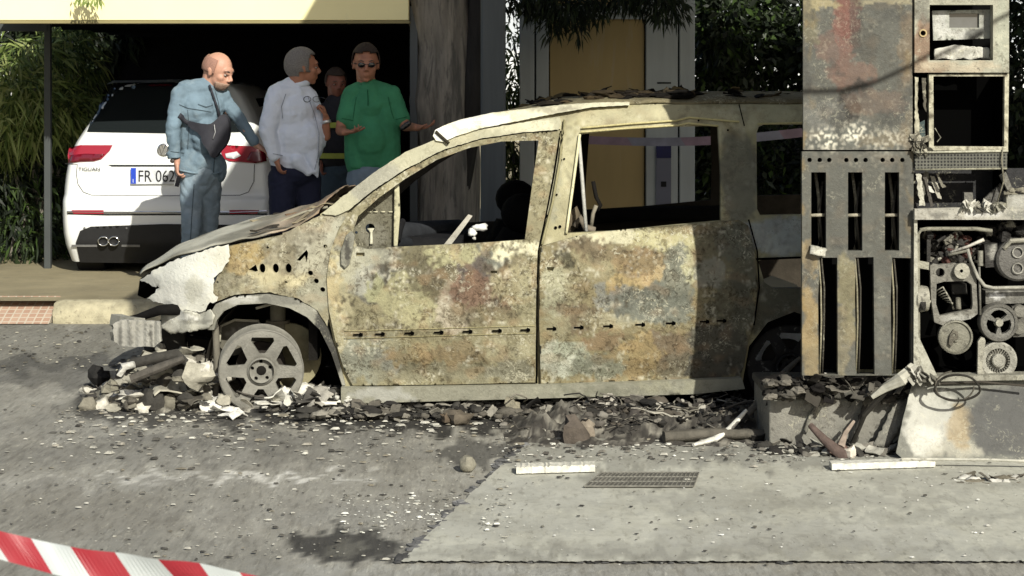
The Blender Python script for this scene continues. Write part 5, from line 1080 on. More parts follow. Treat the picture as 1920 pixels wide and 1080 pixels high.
def hand(mb, w, d, nrm, side=1, curl=.35, k=1.0, spread=.1, curls=None, thumb=.7):
    """palm, four bent fingers and a thumb; w wrist, d pointing direction, nrm out of the palm's inside"""
    w = V(w); d = V(d).normalized(); nrm = V(nrm); nrm = (nrm-d*nrm.dot(d)).normalized(); s = d.cross(nrm)*side
    limb(mb, [w-d*.01, w+d*.02*k], [.026*k, .025*k], 12); mb.ell(w+d*.055*k, (.052*k, .041*k, .0165*k), (d, s, nrm), 16, 10)
    for i, (o, L) in enumerate(((.030,.072),(.010,.080),(-.011,.075),(-.030,.058))):
        c = (curls[i] if curls else curl*(1+.15*i)); p = w+(d*.096+s*o)*k-d*abs(o)*.25; a = .15+c*.6; dd = (d+s*(.5-i/3)*spread*2).normalized(); q = [p-dd*.02*k, p]
        for t, seg in enumerate((.42,.32,.26)):
            dirn = dd*cos(a)+nrm*sin(a); p = p+dirn*L*seg*k; q.append(p); a += c*(1.3 if t == 0 else 1.0)
        limb(mb, q, [.0095*k,.0095*k,.0088*k,.0082*k,.0072*k], 9)
    b = w+(d*.028+s*.032)*k; t1 = b+(d*.030+s*.030*thumb+nrm*.012)*k; t2 = t1+(d*.028+s*.010*thumb+nrm*.012)*k; t3 = t2+(d*.022+nrm*.008)*k
    limb(mb, [w+d*.02*k+s*.012*k, b, t1, t2, t3], [.02*k,.016*k,.0125*k,.0105*k,.0085*k], 9)
def legs(mb, hl, hr, kl, kr, al, ar, rr, k=1.0):
    for h, kn, a in ((hl, kl, al), (hr, kr, ar)): limb(mb, [h, V(h).lerp(V(kn),.5), kn, V(kn).lerp(V(a),.4), a], [rr[0]*k, rr[1]*k, rr[2]*k, rr[3]*k, rr[4]*k], 16)
def shoe(par, a, d, m, z0=.155):
    d = V(d).normalized(); mb = MB(); s = d.cross(V((0,0,1))); p = V((a[0], a[1], z0+.04))
    mb.ell(p+d*.06, (.145,.05,.045), (d, s, V((0,0,1))), 18, 10); mb.ell(p-d*.02+V((0,0,.03)), (.07,.045,.05), (d, s, V((0,0,1))), 14, 8)
    mb.v = [V((v.x, v.y, max(v.z, z0+.002))) for v in mb.v]; mb.build('shoe', m, par, True)
m_skin = mat('skin', C(202,154,132,.8), .5, 0, .08, 20, spec=.35, bump=.1, bscale=120)
m_skin2 = mat('skin_tanned', C(186,130,104,.75), .5, 0, .08, 20, spec=.35, bump=.1, bscale=120)
m_grey = mat('grey_hair', C(134,130,126,.85), .9, 0, .4, 90, bump=.6, bscale=200, stretch=(1,1,3)); m_dkh = mat('dark_hair', C(62,52,46,.8), .85, 0, .4, 90, bump=.6, bscale=200)
m_stub = mat('stubble', C(170,130,114,.75), .8, 0, .3, 160, bump=.3, bscale=260)
m_denim = mat('denim', C(112,132,146,.85), .85, 0, .22, 7, bump=.8, bscale=20, flakes=[(5,.55,.75,C(158,170,174,.85),.55)]); m_jean = mat('jeans', C(124,140,152,.88), .85, 0, .25, 6, bump=.8, bscale=20, flakes=[(3.5,.52,.7,C(166,178,186,.9),.7)])
m_shirt = mat('white_linen', C(222,230,244,.95), .8, 0, .05, 6, bump=.9, bscale=16); m_navy = mat('navy_trousers', C(38,42,66,.7), .85, 0, .15, 8, bump=.2, bscale=200)
m_green = mat('green_polo', C(66,138,100,.9), .85, 0, .14, 8, bump=.7, bscale=14); m_pale = mat('pale_jeans', C(120,136,150,.8), .85, 0, .2, 7, bump=.2, bscale=200)
m_shoe = mat('leather_shoe', (.03,.025,.02), .5, 0, .1, 20); m_bag = mat('black_nylon', (.028,.028,.036), .7, 0, .2, 20, bump=.3, bscale=120); m_lens = mat('dark_lens', (.008,.008,.01), .1, 0, 0, spec=.6)

def at(Y):
    def f(px, py, d=0.0):
        p = ray(px, py, Y); return p+V((0, d, 0))
    return f
# 1 - man in denim -------------------------------------------------------------
J = at(13.9); feet = .155
p1 = thing('person', (J(375,300).x, 13.9, .155), 'bald man in denim jacket and jeans with black bag across chest, looking down', 'person')
f, s, u = basis((.86,-.36,-.34)); hc = J(409,134); kk = 1.22
mb = MB(); head(mb, hc, f, s, u, J(386,178,.02), kk)
limb(mb, [J(386,178,.02), J(374,230,.02), J(374,290,.0)], [.07,.09,.08])
hL = J(337,300,-.12); hand(mb, hL, (.03,-.05,-1), (.9,.3,0), -1, .5, 1.02); limb(mb, [J(327,255,-.12), hL], [.034,.028])
hR = J(478,272,.05); hand(mb, hR, (.75,.1,-.45), (-.4,.2,-.8), 1, .25, 1.0); limb(mb, [J(462,248,.05), hR], [.034,.028])
limb(mb, [J(372,190,0), J(345,190,-.06), J(331,235,-.14), J(327,255,-.12)], [.05,.045,.036,.034]); limb(mb, [J(388,190,.02), J(412,195,.09), J(446,226,.08), J(462,248,.05)], [.05,.045,.036,.034]); la, ra = V((J(352,500).x, 13.86, .24)), V((J(392,500).x, 14.02, .24)); limb(mb, [la, la+V((0,0,.25))], [.045,.05]); limb(mb, [ra, ra+V((0,0,.25))], [.045,.05])
for xx, aa in ((361, la), (392, ra)): limb(mb, [J(374,285,.01), J(xx,335,0), V((aa.x,aa.y,.66)), aa+V((0,0,.2))], [.06,.045,.035,.035])
remesh(mb, 'body', m_skin, p1, .0075, 3)
face_bits(p1, hc, f, s, u, kk)
hair(p1, hc, f, s, u, lambda x,y,z: z > -.35 and x < .25 and (z < .55), m_stub, kk, (.0995,.0785,.0995), (-.012,.022), 'cropped_hair')
hair(p1, hc, f, s, u, lambda x,y,z: x > .1 and z < -.15, mat('grey_beard', C(176,146,128,.8), .9, 0, .4, 150, bump=.5), kk, (.0675,.0625,.0665), (.029,-.042), 'beard')
mb = MB()
limb(mb, [J(383,185,.02), J(376,215,.03)], [.12,.155]); mb.ell(J(374,200,.03), (.195,.13,.15)); mb.ell(J(372,250,.02), (.175,.145,.22)); mb.ell(J(374,300,.01), (.175,.14,.15)); limb(mb, [J(357,312,.0), J(395,312,.01)], [.128,.125]); limb(mb, [J(350,322,.0), J(400,322,.02)], [.10,.10]); mb.ell(J(388,255,-.03), (.13,.15,.17))
limb(mb, [J(342,176,-.08), J(331,235,-.14), J(333,287,-.13)], [.072,.058,.046]); limb(mb, [J(412,184,.1), J(446,224,.08), J(474,266,.05)], [.068,.052,.043]); limb(mb, [J(384,166,.0), J(352,170,-.05)], [.085,.085]); limb(mb, [J(388,168,.02), J(412,180,.08)], [.08,.075]); mb.ell(J(366,205,-.03), (.17,.13,.16))
mb.tube([J(386,170,.02), J(386,158,.03)], [.105,.078], 20); 
mb.tube([J(331,283,-.13), J(333,296,-.13)], [.055,.053], 18)
j1 = remesh(mb, 'denim_jacket', m_denim, p1, .0085, 3, folds(.008, 9, 14, 2))
mb = MB(); c0 = J(388,161,.02); f2, s2, u2 = basis((.75,-.6,0))
mb.tube([c0+V((.075*cos(a), .07*sin(a), .012*cos(a)*-1.5)) for a in [2*pi*i/24-.5 for i in range(22)]], .016, 8, None, 1.7); mb.build('jacket_collar', m_denim, p1, True)
mb = MB(); limb(mb, [J(386,322,0), J(376,340,0)], [.125,.12]); mb.ell(J(375,332,.01), (.145,.125,.12))
legs(mb, J(361,335,-.0), J(392,335,.03), V((J(362,430).x,13.80,.66)), V((J(388,430).x,13.98,.66)), la+V((0,0,-.04)), ra+V((0,0,-.04)), (.098,.088,.070,.066,.062))
remesh(mb, 'jeans', m_jean, p1, .009, 3, folds(.010, 7, 11, 5))
m_dk = mat('seam_shadow_cloth', C(70,84,92,.8), .9, 0, .1, 8)
seam('denim_jacket', [(336,196),(352,203),(372,206),(396,210)], .003, m_dk, p1, 'yoke_seam'); seam('denim_jacket', [(352,206),(354,240),(352,280)], .0025, m_dk, p1, 'side_seam')
seam('denim_jacket', [(403,170),(409,190),(413,214)], .003, m_dk, p1, 'placket_seam'); seam('denim_jacket', [(404,285),(402,302),(400,326)], .004, m_dk, p1, 'placket_seam'); seam('denim_jacket', [(336,319),(360,324),(390,326),(412,324)], .005, m_denim, p1, 'hem', 1.6); seam('denim_jacket', [(320,284),(345,287)], .003, m_dk, p1, 'cuff_seam')
seam('denim_jacket', [(372,194),(386,199),(398,196)], .006, m_denim, p1, 'pocket_flap', 1.8)
seam('jeans', [(364,345),(360,400),(356,470)], .003, m_dk, p1, 'leg_seam')
shoe(p1, la, (.6,-.8,0), m_shoe); shoe(p1, ra, (.8,-.5,0), m_shoe)
dd0 = drape('denim_jacket', [(380,250),(410,255)], 0); by = min(q.y for q in dd0)
mb = MB(); mb.panel([(352,226),(368,231),(392,234),(404,226),(414,214),(424,216),(430,232),(429,258),(422,274),(412,284),(404,297),(394,294),(390,282),(378,268),(376,252),(352,238)], (), lambda X, Z: by-.045+.9*abs(X+2.32)**1.5, .10, 5, None, 0, 1)
bag = mb.build('shoulder_bag', m_bag, p1, True, auto=60)
seam('denim_jacket', [(393,160),(400,180),(407,200),(414,226)], .008, m_bag, p1, 'bag_strap', 3.0, .006)
seam('denim_jacket', [(372,240),(350,228),(336,216)], .008, m_bag, p1, 'bag_strap', 3.0, .006)
mb = MB(); mb.tube([V((J(411,232).x,by-.055,J(411,232).z)), V((J(413,246).x,by-.055,J(413,246).z)), V((J(409,258).x,by-.055,J(409,258).z))], .003, 6); mb.build('bag_zip', mat('zip_grey', (.4,.4,.4), .4), bag, True)
mb = MB(); mb.lathe(J(333,294,-.125), (.05,0,1), [(.033,-.012),(.037,-.01),(.037,.01),(.033,.012)], 20); mb.ell(J(330,300,-.155), (.018,.008,.018)); mb.build('wristwatch', mat('watch_dark', (.05,.04,.035), .4), p1, True, auto=40)
mb = MB(); mb.box(J(339,338,-.13), (.035,.03,.085), rotm(0,15,20)); tag(mb.build('phone', m_lens, None, base=J(339,338,-.13), bevel=.004), 'small black phone hanging from the hand of the denim man', 'phone')

# 2 - man in white shirt ----------------------------------------------------------
J = at(14.0)
p2 = thing('person', (J(550,300).x, 14.0, .155), 'grey-haired man in loose white shirt, hand in pocket, holding glasses', 'person')
f, s, u = basis((.93,.34,-.02)); hc = J(568,127); kk = 1.22
mb = MB(); head(mb, hc, f, s, u, J(556,176,.0), kk); limb(mb, [J(556,176,0), J(552,230), J(552,285)], [.07,.10,.09])
hL = J(523,296,-.16); hand(mb, hL, (.25,.12,-1), (.8,.4,0), -1, .45, 1.0); limb(mb, [J(512,270,-.16), hL], [.036,.029])
hR = J(613,222,-.06); hand(mb, hR, (-.25,-.1,1), (-.9,-.1,-.1), 1, .9, 1.0); limb(mb, [J(612,256,-.02), hR], [.036,.028])
limb(mb, [J(552,195,0), J(524,200,-.09), J(508,242,-.16), J(512,270,-.16)], [.05,.045,.038,.036]); limb(mb, [J(556,195,0), J(580,200,.02), J(603,238,.0), J(612,256,-.02)], [.05,.045,.038,.036]); la, ra = V((J(532,500).x, 13.92, .24)), V((J(575,500).x, 14.1, .24)); limb(mb, [la, la+V((0,0,.25))], [.045,.05]); limb(mb, [ra, ra+V((0,0,.25))], [.045,.05])
for xx, aa in ((534, la), (572, ra)): limb(mb, [J(552,285,.01), J(xx,335,0), V((aa.x,aa.y,.66)), aa+V((0,0,.2))], [.06,.045,.035,.035])
remesh(mb, 'body', m_skin2, p2, .0075, 3); face_bits(p2, hc, f, s, u, kk)
hair(p2, hc, f, s, u, lambda x,y,z: (z > .55) or (x < .35 and z > -.45) or (x < -.2 and z > -.75), m_grey, kk, (.105,.084,.106))
mb = MB(); limb(mb, [J(553,178,.0), J(548,215,.0)], [.12,.175]); mb.ell(J(546,205,.0), (.21,.17,.16)); mb.ell(J(552,258,.0), (.22,.18,.24)); mb.ell(J(574,262,-.02), (.155,.16,.18)); mb.ell(J(552,296,.0), (.20,.165,.15))
limb(mb, [J(520,188,-.1), J(507,242,-.16), J(519,290,-.16)], [.088,.072,.052]); limb(mb, [J(580,190,.03), J(603,236,.02), J(609,254,-.01)], [.075,.06,.048]); limb(mb, [J(548,168,.0), J(526,178,-.06)], [.10,.10]); limb(mb, [J(556,170,.0), J(578,184,.02)], [.09,.08])
mb.tube([J(556,170,.0), J(560,158,.0)], [.10,.08], 20)
limb(mb, [J(586,290,-.1), J(594,318,-.12), J(598,330,-.11)], [.06,.035,.012]); limb(mb, [J(560,300,-.13), J(582,322,-.13)], [.06,.03])
remesh(mb, 'white_shirt', m_shirt, p2, .009, 3, folds(.009, 7, 10, 9))
mb = MB(); mb.tube([J(559,160,0)+V((.08*cos(a), .075*sin(a), .02*cos(a))) for a in [2*pi*i/24 for i in range(25)]], .013, 8, None, 2.0); mb.build('shirt_collar', m_shirt, p2, True)
mb = MB(); limb(mb, [J(540,305,0), J(568,305,0)], [.14,.135]); mb.ell(J(552,322,.0), (.185,.15,.13))
legs(mb, J(532,335,-.04), J(574,335,.05), V((J(530,430).x,13.88,.66)), V((J(578,430).x,14.02,.66)), la+V((0,0,-.04)), ra+V((0,0,-.04)), (.115,.105,.082,.075,.07))
remesh(mb, 'trousers', m_navy, p2, .009, 3, folds(.008, 7, 10, 3)); shoe(p2, la, (.9,-.3,0), m_shoe); shoe(p2, ra, (.9,.1,0), m_shoe)
mb = MB(); g = J(588,184,-.12)
for dx in (-.036,.036): mb.tube([g+V((dx+.028*cos(a), .0, .022*sin(a)-abs(dx)*.2)) for a in [2*pi*i/16 for i in range(17)]], .0028, 6)
mb.tube([g+V((.066,0,.01)), g+V((.1,0,.0)), g+V((.13,.02,-.04))], .003, 6); tag(mb.build('glasses', m_lens, None, True, base=g), 'thin dark glasses held up by the man in the white shirt', 'glasses')
m_sh2 = mat('shirt_seam', C(150,158,176,.9), .9, 0, .1, 8)
seam('white_shirt', [(577,180),(590,215),(598,250),(597,290),(590,318)], .003, m_sh2, p2, 'placket_seam'); seam('white_shirt', [(536,176),(528,200),(530,222)], .003, m_sh2, p2, 'sleeve_seam'); seam('white_shirt', [(512,288),(530,292)], .003, m_sh2, p2, 'cuff_seam')
mb = MB(); mb.lathe(J(613,228,-.055), (-.2,0,1), [(.036,-.012),(.038,-.01),(.038,.01),(.036,.012)], 20); mb.build('wristwatch', mat('steel_watch', (.6,.6,.6), .3, .8), p2, True)

# 3 - man in green polo ------------------------------------------------------------
J = at(14.0)
p3 = thing('person', (J(700,300).x, 14.0, .155), 'man in green polo shirt and dark sunglasses gesturing with both hands', 'person')
f, s, u = basis((-.06,-1,-.06)); f, s, u = basis((.12,-1,-.08)); hc = J(686,121); kk = 1.25
mb = MB(); head(mb, hc, f, s, u, J(690,168,.02), kk); limb(mb, [J(690,168,.02), J(696,230,.02), J(698,290,.02)], [.07,.09,.08])
hL = J(652,246,-.24); limb(mb, [J(646,205,.0), J(640,244,-.06), hL], [.05,.042,.028]); hand(mb, hL, (.75,-.35,.05), (.1,-.1,1), -1, .2, 1.0, .25, (.1,.15,.5,.6), 1)
hR = J(785,238,-.22); limb(mb, [J(750,205,.0), J(760,236,-.04), hR], [.05,.042,.028]); hand(mb, hR, (1,-.35,.1), (0,-.2,1), 1, .25, 1.0, .2)
limb(mb, [J(692,190,.02), J(660,192,.02), J(646,205,0)], [.06,.05,.05]); limb(mb, [J(692,190,.02), J(734,192,.02), J(750,205,0)], [.06,.05,.05]); la, ra = V((J(672,500).x, 14.0, .24)), V((J(722,500).x, 14.02, .24)); limb(mb, [la, la+V((0,0,.25))], [.045,.05]); limb(mb, [ra, ra+V((0,0,.25))], [.045,.05])
for xx, aa in ((676, la), (719, ra)): limb(mb, [J(698,285,.01), J(xx,335,0), V((aa.x,aa.y,.66)), aa+V((0,0,.2))], [.06,.045,.035,.035])
remesh(mb, 'body', m_skin2, p3, .0075, 3); face_bits(p3, hc, f, s, u, kk, False)
hair(p3, hc, f, s, u, lambda x,y,z: (z > .42 and x < .8) or (x < .1 and z > -.5), m_dkh, kk, (.106,.084,.110))
gm = MB()
for b in (1,-1): gm.ell(hc+(f*.094+s*.031*b+u*.004)*kk, (.006,.030,.020), (f,s,u), 14, 8); gm.tube([hc+(f*.09+s*.06*b+u*.01)*kk, hc+(f*.03+s*.083*b+u*.012)*kk, hc+(f*-.01+s*.085*b+u*.008)*kk], .0035, 6)
gm.tube([hc+(f*.1+s*.012+u*.008)*kk, hc+(f*.1-s*.012+u*.008)*kk], .003, 6); gm.build('sunglasses', m_lens, p3, True)
mb = MB(); limb(mb, [J(692,172,.02), J(697,200,.02)], [.11,.14]); mb.ell(J(697,195,.02), (.215,.125,.12)); mb.ell(J(698,235,.02), (.195,.13,.2)); mb.ell(J(697,285,.02), (.185,.14,.2)); mb.ell(J(697,262,-.03), (.15,.13,.17)); limb(mb, [J(672,308,.02), J(722,308,.02)], [.105,.105])
limb(mb, [J(657,184,.02), J(648,224,-.02)], [.078,.074]); limb(mb, [J(736,184,.02), J(751,222,-.01)], [.078,.074]); limb(mb, [J(684,166,.02), J(660,178,.02)], [.075,.08]); limb(mb, [J(696,166,.02), J(733,178,.02)], [.075,.08]); limb(mb, [J(672,215,.02), J(674,300,.02)], [.12,.12]); limb(mb, [J(722,215,.02), J(722,300,.02)], [.12,.12]); mb.tube([J(690,168,.02), J(689,157,.02)], [.09,.075], 20)
remesh(mb, 'green_polo', m_green, p3, .0085, 3, folds(.006, 6, 9, 14))
mb = MB(); mb.tube([J(689,161,.01)+V((.082*cos(a), .078*sin(a), .014*sin(a))) for a in [2*pi*i/24-pi/2+.35 for i in range(22)]], .010, 8, None, 2.4); mb.build('polo_collar', m_green, p3, True)
m_gs = mat('polo_seam', C(34,100,66,.9), .9, 0, .1, 8)
seam('green_polo', [(689,168),(690,184),(690,198)], .004, m_gs, p3, 'placket', 1.8); seam('green_polo', [(641,222),(662,226)], .003, m_gs, p3, 'sleeve_hem'); seam('green_polo', [(742,224),(764,219)], .003, m_gs, p3, 'sleeve_hem'); seam('green_polo', [(668,182),(665,200),(662,222)], .0025, m_gs, p3, 'armhole_seam'); seam('green_polo', [(728,182),(733,205),(738,222)], .0025, m_gs, p3, 'armhole_seam'); seam('green_polo', [(658,315),(700,318),(738,315)], .003, m_gs, p3, 'hem')
mb = MB(); mb.ell(J(697,325,.02), (.175,.13,.12)); legs(mb, J(675,335,.0), J(719,335,.02), V((J(672,430).x,13.98,.66)), V((J(722,430).x,14.0,.66)), la+V((0,0,-.04)), ra+V((0,0,-.04)), (.11,.1,.078,.07,.065))
remesh(mb, 'jeans', m_pale, p3, .009, 3, folds(.008, 7, 10, 3)); shoe(p3, la, (-.2,-1,0), m_shoe); shoe(p3, ra, (.2,-1,0), m_shoe)
mb = MB(); mb.panel([(750,238),(762,228),(770,226),(772,232),(764,240),(752,246)], (), lambda X, Z: 13.74, .02, 4, None, 0, 1); tag(mb.build('sunglasses_case', m_lens, None, True, base=J(762,236,-.26)), 'small black case held by the man in the green polo', 'case')

# 4 - firefighter half hidden ----------------------------------------------------
J = at(14.75)
p4 = thing('person', (J(636,300).x, 14.75, .155), 'shaded person in dark jacket with yellow reflective bands standing between two men', 'person')
f, s, u = basis((.35,-.9,-.15)); hc = J(630,156)
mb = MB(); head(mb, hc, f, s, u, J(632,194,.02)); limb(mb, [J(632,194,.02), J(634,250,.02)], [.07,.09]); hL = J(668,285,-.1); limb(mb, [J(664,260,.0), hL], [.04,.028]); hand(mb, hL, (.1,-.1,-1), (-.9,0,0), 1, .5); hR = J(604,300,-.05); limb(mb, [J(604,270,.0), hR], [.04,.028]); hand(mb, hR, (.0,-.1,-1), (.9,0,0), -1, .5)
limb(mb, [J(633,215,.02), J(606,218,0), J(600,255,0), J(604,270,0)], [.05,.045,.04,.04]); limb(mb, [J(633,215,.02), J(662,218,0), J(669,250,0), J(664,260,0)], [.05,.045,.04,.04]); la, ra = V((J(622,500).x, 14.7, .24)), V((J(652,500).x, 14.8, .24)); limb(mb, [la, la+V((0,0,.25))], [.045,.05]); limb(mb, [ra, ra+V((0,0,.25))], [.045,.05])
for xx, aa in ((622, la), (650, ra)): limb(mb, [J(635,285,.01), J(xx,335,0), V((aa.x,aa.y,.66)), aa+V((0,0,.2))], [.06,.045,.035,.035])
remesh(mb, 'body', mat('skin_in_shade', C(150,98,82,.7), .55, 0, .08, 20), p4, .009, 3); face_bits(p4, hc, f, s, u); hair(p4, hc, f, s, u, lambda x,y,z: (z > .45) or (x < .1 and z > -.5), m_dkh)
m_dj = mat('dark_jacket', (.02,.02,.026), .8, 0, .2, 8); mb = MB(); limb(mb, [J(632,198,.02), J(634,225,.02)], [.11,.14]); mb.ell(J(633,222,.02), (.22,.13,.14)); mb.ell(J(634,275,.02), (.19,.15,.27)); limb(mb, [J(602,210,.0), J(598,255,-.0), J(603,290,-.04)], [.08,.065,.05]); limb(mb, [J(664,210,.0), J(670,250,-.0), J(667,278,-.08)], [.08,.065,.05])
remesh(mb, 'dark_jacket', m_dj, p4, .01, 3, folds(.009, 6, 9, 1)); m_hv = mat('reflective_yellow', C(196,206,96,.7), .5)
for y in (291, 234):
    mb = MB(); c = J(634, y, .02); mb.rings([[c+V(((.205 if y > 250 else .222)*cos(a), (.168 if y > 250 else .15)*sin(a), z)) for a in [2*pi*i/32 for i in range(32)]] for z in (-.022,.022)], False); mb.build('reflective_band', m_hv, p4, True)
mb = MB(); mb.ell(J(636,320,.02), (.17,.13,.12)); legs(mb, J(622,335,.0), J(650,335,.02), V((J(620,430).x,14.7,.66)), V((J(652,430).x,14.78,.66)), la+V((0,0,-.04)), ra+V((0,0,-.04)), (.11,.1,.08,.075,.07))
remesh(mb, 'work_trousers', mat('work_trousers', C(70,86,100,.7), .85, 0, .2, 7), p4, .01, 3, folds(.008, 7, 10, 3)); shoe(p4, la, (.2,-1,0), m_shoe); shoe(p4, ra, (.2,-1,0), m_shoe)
# ------------------------------------------------------------------ debris on the ground
rn = random.Random(77)
m_deb = mat('debris', None, .85, 0, .3, 25, attr=True, bump=.5, bscale=90)
PAL = [C(150,148,140), C(110,108,100), C(70,68,64), C(36,35,34), C(200,198,190), C(170,166,154), C(96,84,72)]
def scatter(name, label, n, region, size, pal, flat=.35, sheets=.4, hz=None, up=0.0):
    mb = MB()
    for k in range(n):
        px, py = region(); p = gnd(px, py); z = hz(px, py) if hz else 0
        p.z = z*rn.random() if hz else up; r = rn.uniform(*size)*(1 if rn.random() < .85 else 1.7); c = rn.choice(pal)
        if rn.random() < sheets: mb.sheet(p+V((0,0,r*.3)), r*3, r*2, rotm(rn.uniform(-35,35)*(1 if hz else .3), rn.uniform(-35,35)*(1 if hz else .3), rn.uniform(0,360)), r*.9, k, 5, r*.15, c)
        else: mb.rock(p+V((0,0,r*flat*.5)), r, (rn.uniform(.8,1.8), rn.uniform(.7,1.2), flat*rn.uniform(.6,1.6)), k, c)
    return tag(mb.build(name, m_deb, None, True, base=(0,10,0), auto=55), label, name.replace('_', ' '), kind='stuff')
U = rn.uniform; Gs = rn.gauss
def small_bits(n, reg, pal, s0, s1, name, label):
    mb = MB()
    for k in range(n):
        px, py = reg(); p = gnd(px, py); p.z = .002 if not (px > 900 and 815 < py < 1052) else .014; r = s0+(s1-s0)*U(0,1)**3*1.6; a = U(0, 6.3); c = rn.choice(pal); h = r*U(.15,.5)
        q = [V((cos(a+t)*r*U(.6,1.5), sin(a+t)*r*U(.5,1), 0)) for t in (0, 1.7, 3.3, 4.8)]
        mb.add([p+x for x in q]+[p+x*.6+V((U(-.3,.3)*r, 0, h)) for x in q], [(0,1,5,4),(1,2,6,5),(2,3,7,6),(3,0,4,7),(4,5,6,7)], c)
    return tag(mb.build(name, m_deb, None, False, base=(0,9,0)), label, 'ash', kind='stuff')
LG = [C(176,174,164), C(194,192,182), C(160,158,148), C(84,82,77), C(104,102,96), C(64,62,58), C(130,124,110)]
small_bits(900, lambda: (U(-40,960), 760+290*U(0,1)**.9), LG, .003, .011, 'ash_flakes', 'pale and dark ash flakes scattered over the asphalt')
small_bits(420, lambda: (900+1060*U(0,1), 845+215*U(0,1)**1.4), [C(60,58,54)]*2+[C(230,230,224), C(200,198,190), C(90,88,80)], .003, .009, 'ash_flakes', 'sparse ash flakes scattered over the pale concrete apron')
small_bits(1500, lambda: (U(100,1450), 765+70*abs(Gs(0,.6))), LG+[C(150,146,136)]*2, .005, .018, 'ash_flakes', 'thick ash flakes along the foot of the burnt car')
small_bits(600, lambda: (U(-20,700), U(612,700)), [C(170,166,150), C(90,86,76), C(60,58,54)], .005, .014, 'ash_flakes', 'sparse grit on the shaded road beyond the burnt car')
small_bits(260, lambda: (U(640,960), U(925,1000)+0), [C(226,226,218), C(200,200,190), C(120,118,110)], .004, .011, 'ash_flakes', 'white flakes beside the corner of the concrete apron')
small_bits(420, lambda: (U(940,1720), 838+34*U(0,1)**1.6), [C(120,116,108), C(84,80,75), C(200,198,188), C(60,58,54)], .004, .014, 'ash_flakes', 'scraps and ash along the upper edge of the concrete apron')
def inreg(cx, cy, sx, sy): return lambda: (cx+max(-2.2,min(2.2,Gs(0,1)))*sx, cy+max(-2,min(2,Gs(0,1)))*sy)
scatter('debris_heap', 'heap of burnt parts and ash under the front bumper of the burnt car', 340, inreg(315,745,68,14), (.012,.045), [C(150,146,134), C(124,120,108), C(170,166,152), C(90,86,78), C(60,58,54), C(200,196,184)], .7, .25, lambda x,y: .26*sm(215,300,x)*sm(460,380,x))
scatter('debris_heap', 'white melted lumps and ash around the burnt front wheel', 200, inreg(575,762,38,7), (.01,.04), [C(226,224,214), C(200,198,188), C(170,166,156), C(80,78,74)], .5, .5, lambda x,y: .07)
def mound(name, label, x0, x1, yc, hw, hmax, c1, c2, seed):
    mb = MB(); n, m = 110, 26; rs = []
    for i in range(n+1):
        u = i/n; px = lerp(x0, x1, u); row = []
        for j in range(m+1):
            v = j/m; py = yc(px)-hw+2*hw*v*(1+.25*nz(px/40, 3, seed)); p = gnd(px, py); e = sm(0,.18,u)*sm(1,.82,u)*sin(pi*v)**.8
            h = max(0, hmax*e*(.45+.7*nz(p.x*5, p.y*5, seed)+.5*nz(p.x*14, p.y*14, seed)+.35*nz(p.x*40, p.y*40, seed))); p.z = h-.006+.012*e; row.append(p)
            k = nz(p.x*12, p.y*12, seed+3)+.6*nz(p.x*40, p.y*40, seed+4); mb.c.append(lc(c1, c2, sm(-.1,.55,k)))
        rs.append(row)
    cs = mb.c; mb.c = []; mb.rings(rs, False, None, False); mb.c = cs; mb.f = [f[::-1] for f in mb.f]
    return tag(mb.build(name, m_deb, None, True, base=(0,9.8,0)), label, name.replace('_',' '), kind='stuff')
mound('ash_mound', 'grey ash piled between the burnt car and the pump', 930, 1470, lambda x: 800, 42, .11, C(66,63,59), C(140,136,126), 3)
mound('ash_mound', 'pale ash piled under the front bumper of the burnt car', 170, 660, lambda x: 746, 24, .08, C(90,87,80), C(176,172,160), 6)
scatter('debris_heap', 'dark heap of burnt debris between the car and the pump', 620, inreg(1220,790,125,15), (.006,.021), [C(52,50,47), C(34,33,32), C(90,86,80), C(130,126,118), C(70,66,62), C(170,166,156), C(86,80,72)], .55, .35, lambda x,y: .10*sm(1020,1120,x))
scatter('debris_heap', 'thin line of soot crumbs along the sill of the burnt car', 500, lambda: (U(560,1440), U(762,790)), (.008,.026), [C(60,58,54), C(96,92,84), C(140,136,126), C(40,38,36)], .5, .4, lambda x,y: .03)
scatter('debris_heap', 'soot and scraps lying at the foot of the pump', 300, lambda: (U(1420,1720), U(828,858)), (.008,.03), [C(60,58,54), C(40,38,36), C(120,116,108), C(170,168,158)], .45, .5, lambda x,y: .025)
scatter('debris_heap', 'small scraps lying right of the white bar on the concrete', 60, lambda: (U(1790,1915), U(896,910)), (.008,.02), [C(96,92,84), C(120,114,100), C(200,198,190)], .4, .4)
# single pieces one can point to
def piece(name, label, cat, mb, base, smooth=True, auto=45): return tag(mb.build(name, m_deb, None, smooth, base=base, auto=auto), label, cat)
def bar(px0, px1, py0, py1, h, dep, col, name, label, seed, jag=0.0):
    a, b = gnd(px0, py0), gnd(px1, py1); n = 40; rs = []
    for i in range(n+1):
        p = a.lerp(b, i/n); e = .007*nz(i*.7, seed, 0)*(1+jag*.3); e2 = .005*nz(i*.9, seed, 5)*(1+jag); rs.append([p+V((0,e,.014)), p+V((0,e+.004,.014+h+e2)), p+V((0,dep+e,.014+h+e2*.5)), p+V((0,dep,.014))])
    mb = MB(); mb.rings(rs, True, col); return piece(name, label, 'bar', mb, a.lerp(b,.5))
bar(968, 1116, 894, 890, .03, .09, C(214,212,200), 'foam_bar', 'short ragged white bar lying at the corner of the concrete', 3, 1.2)
bar(1560, 1754, 887, 881, .028, .075, C(216,214,204), 'foam_bar', 'long straight white bar lying in front of the pump', 8)
mb = MB(); p = gnd(877, 884); mb.rock(p+V((0,0,.035)), .042, (1,1,.95), 5, C(140,136,122), .12); piece('round_stone', 'round grey ball-like stone beside the apron corner', 'stone', mb, p)
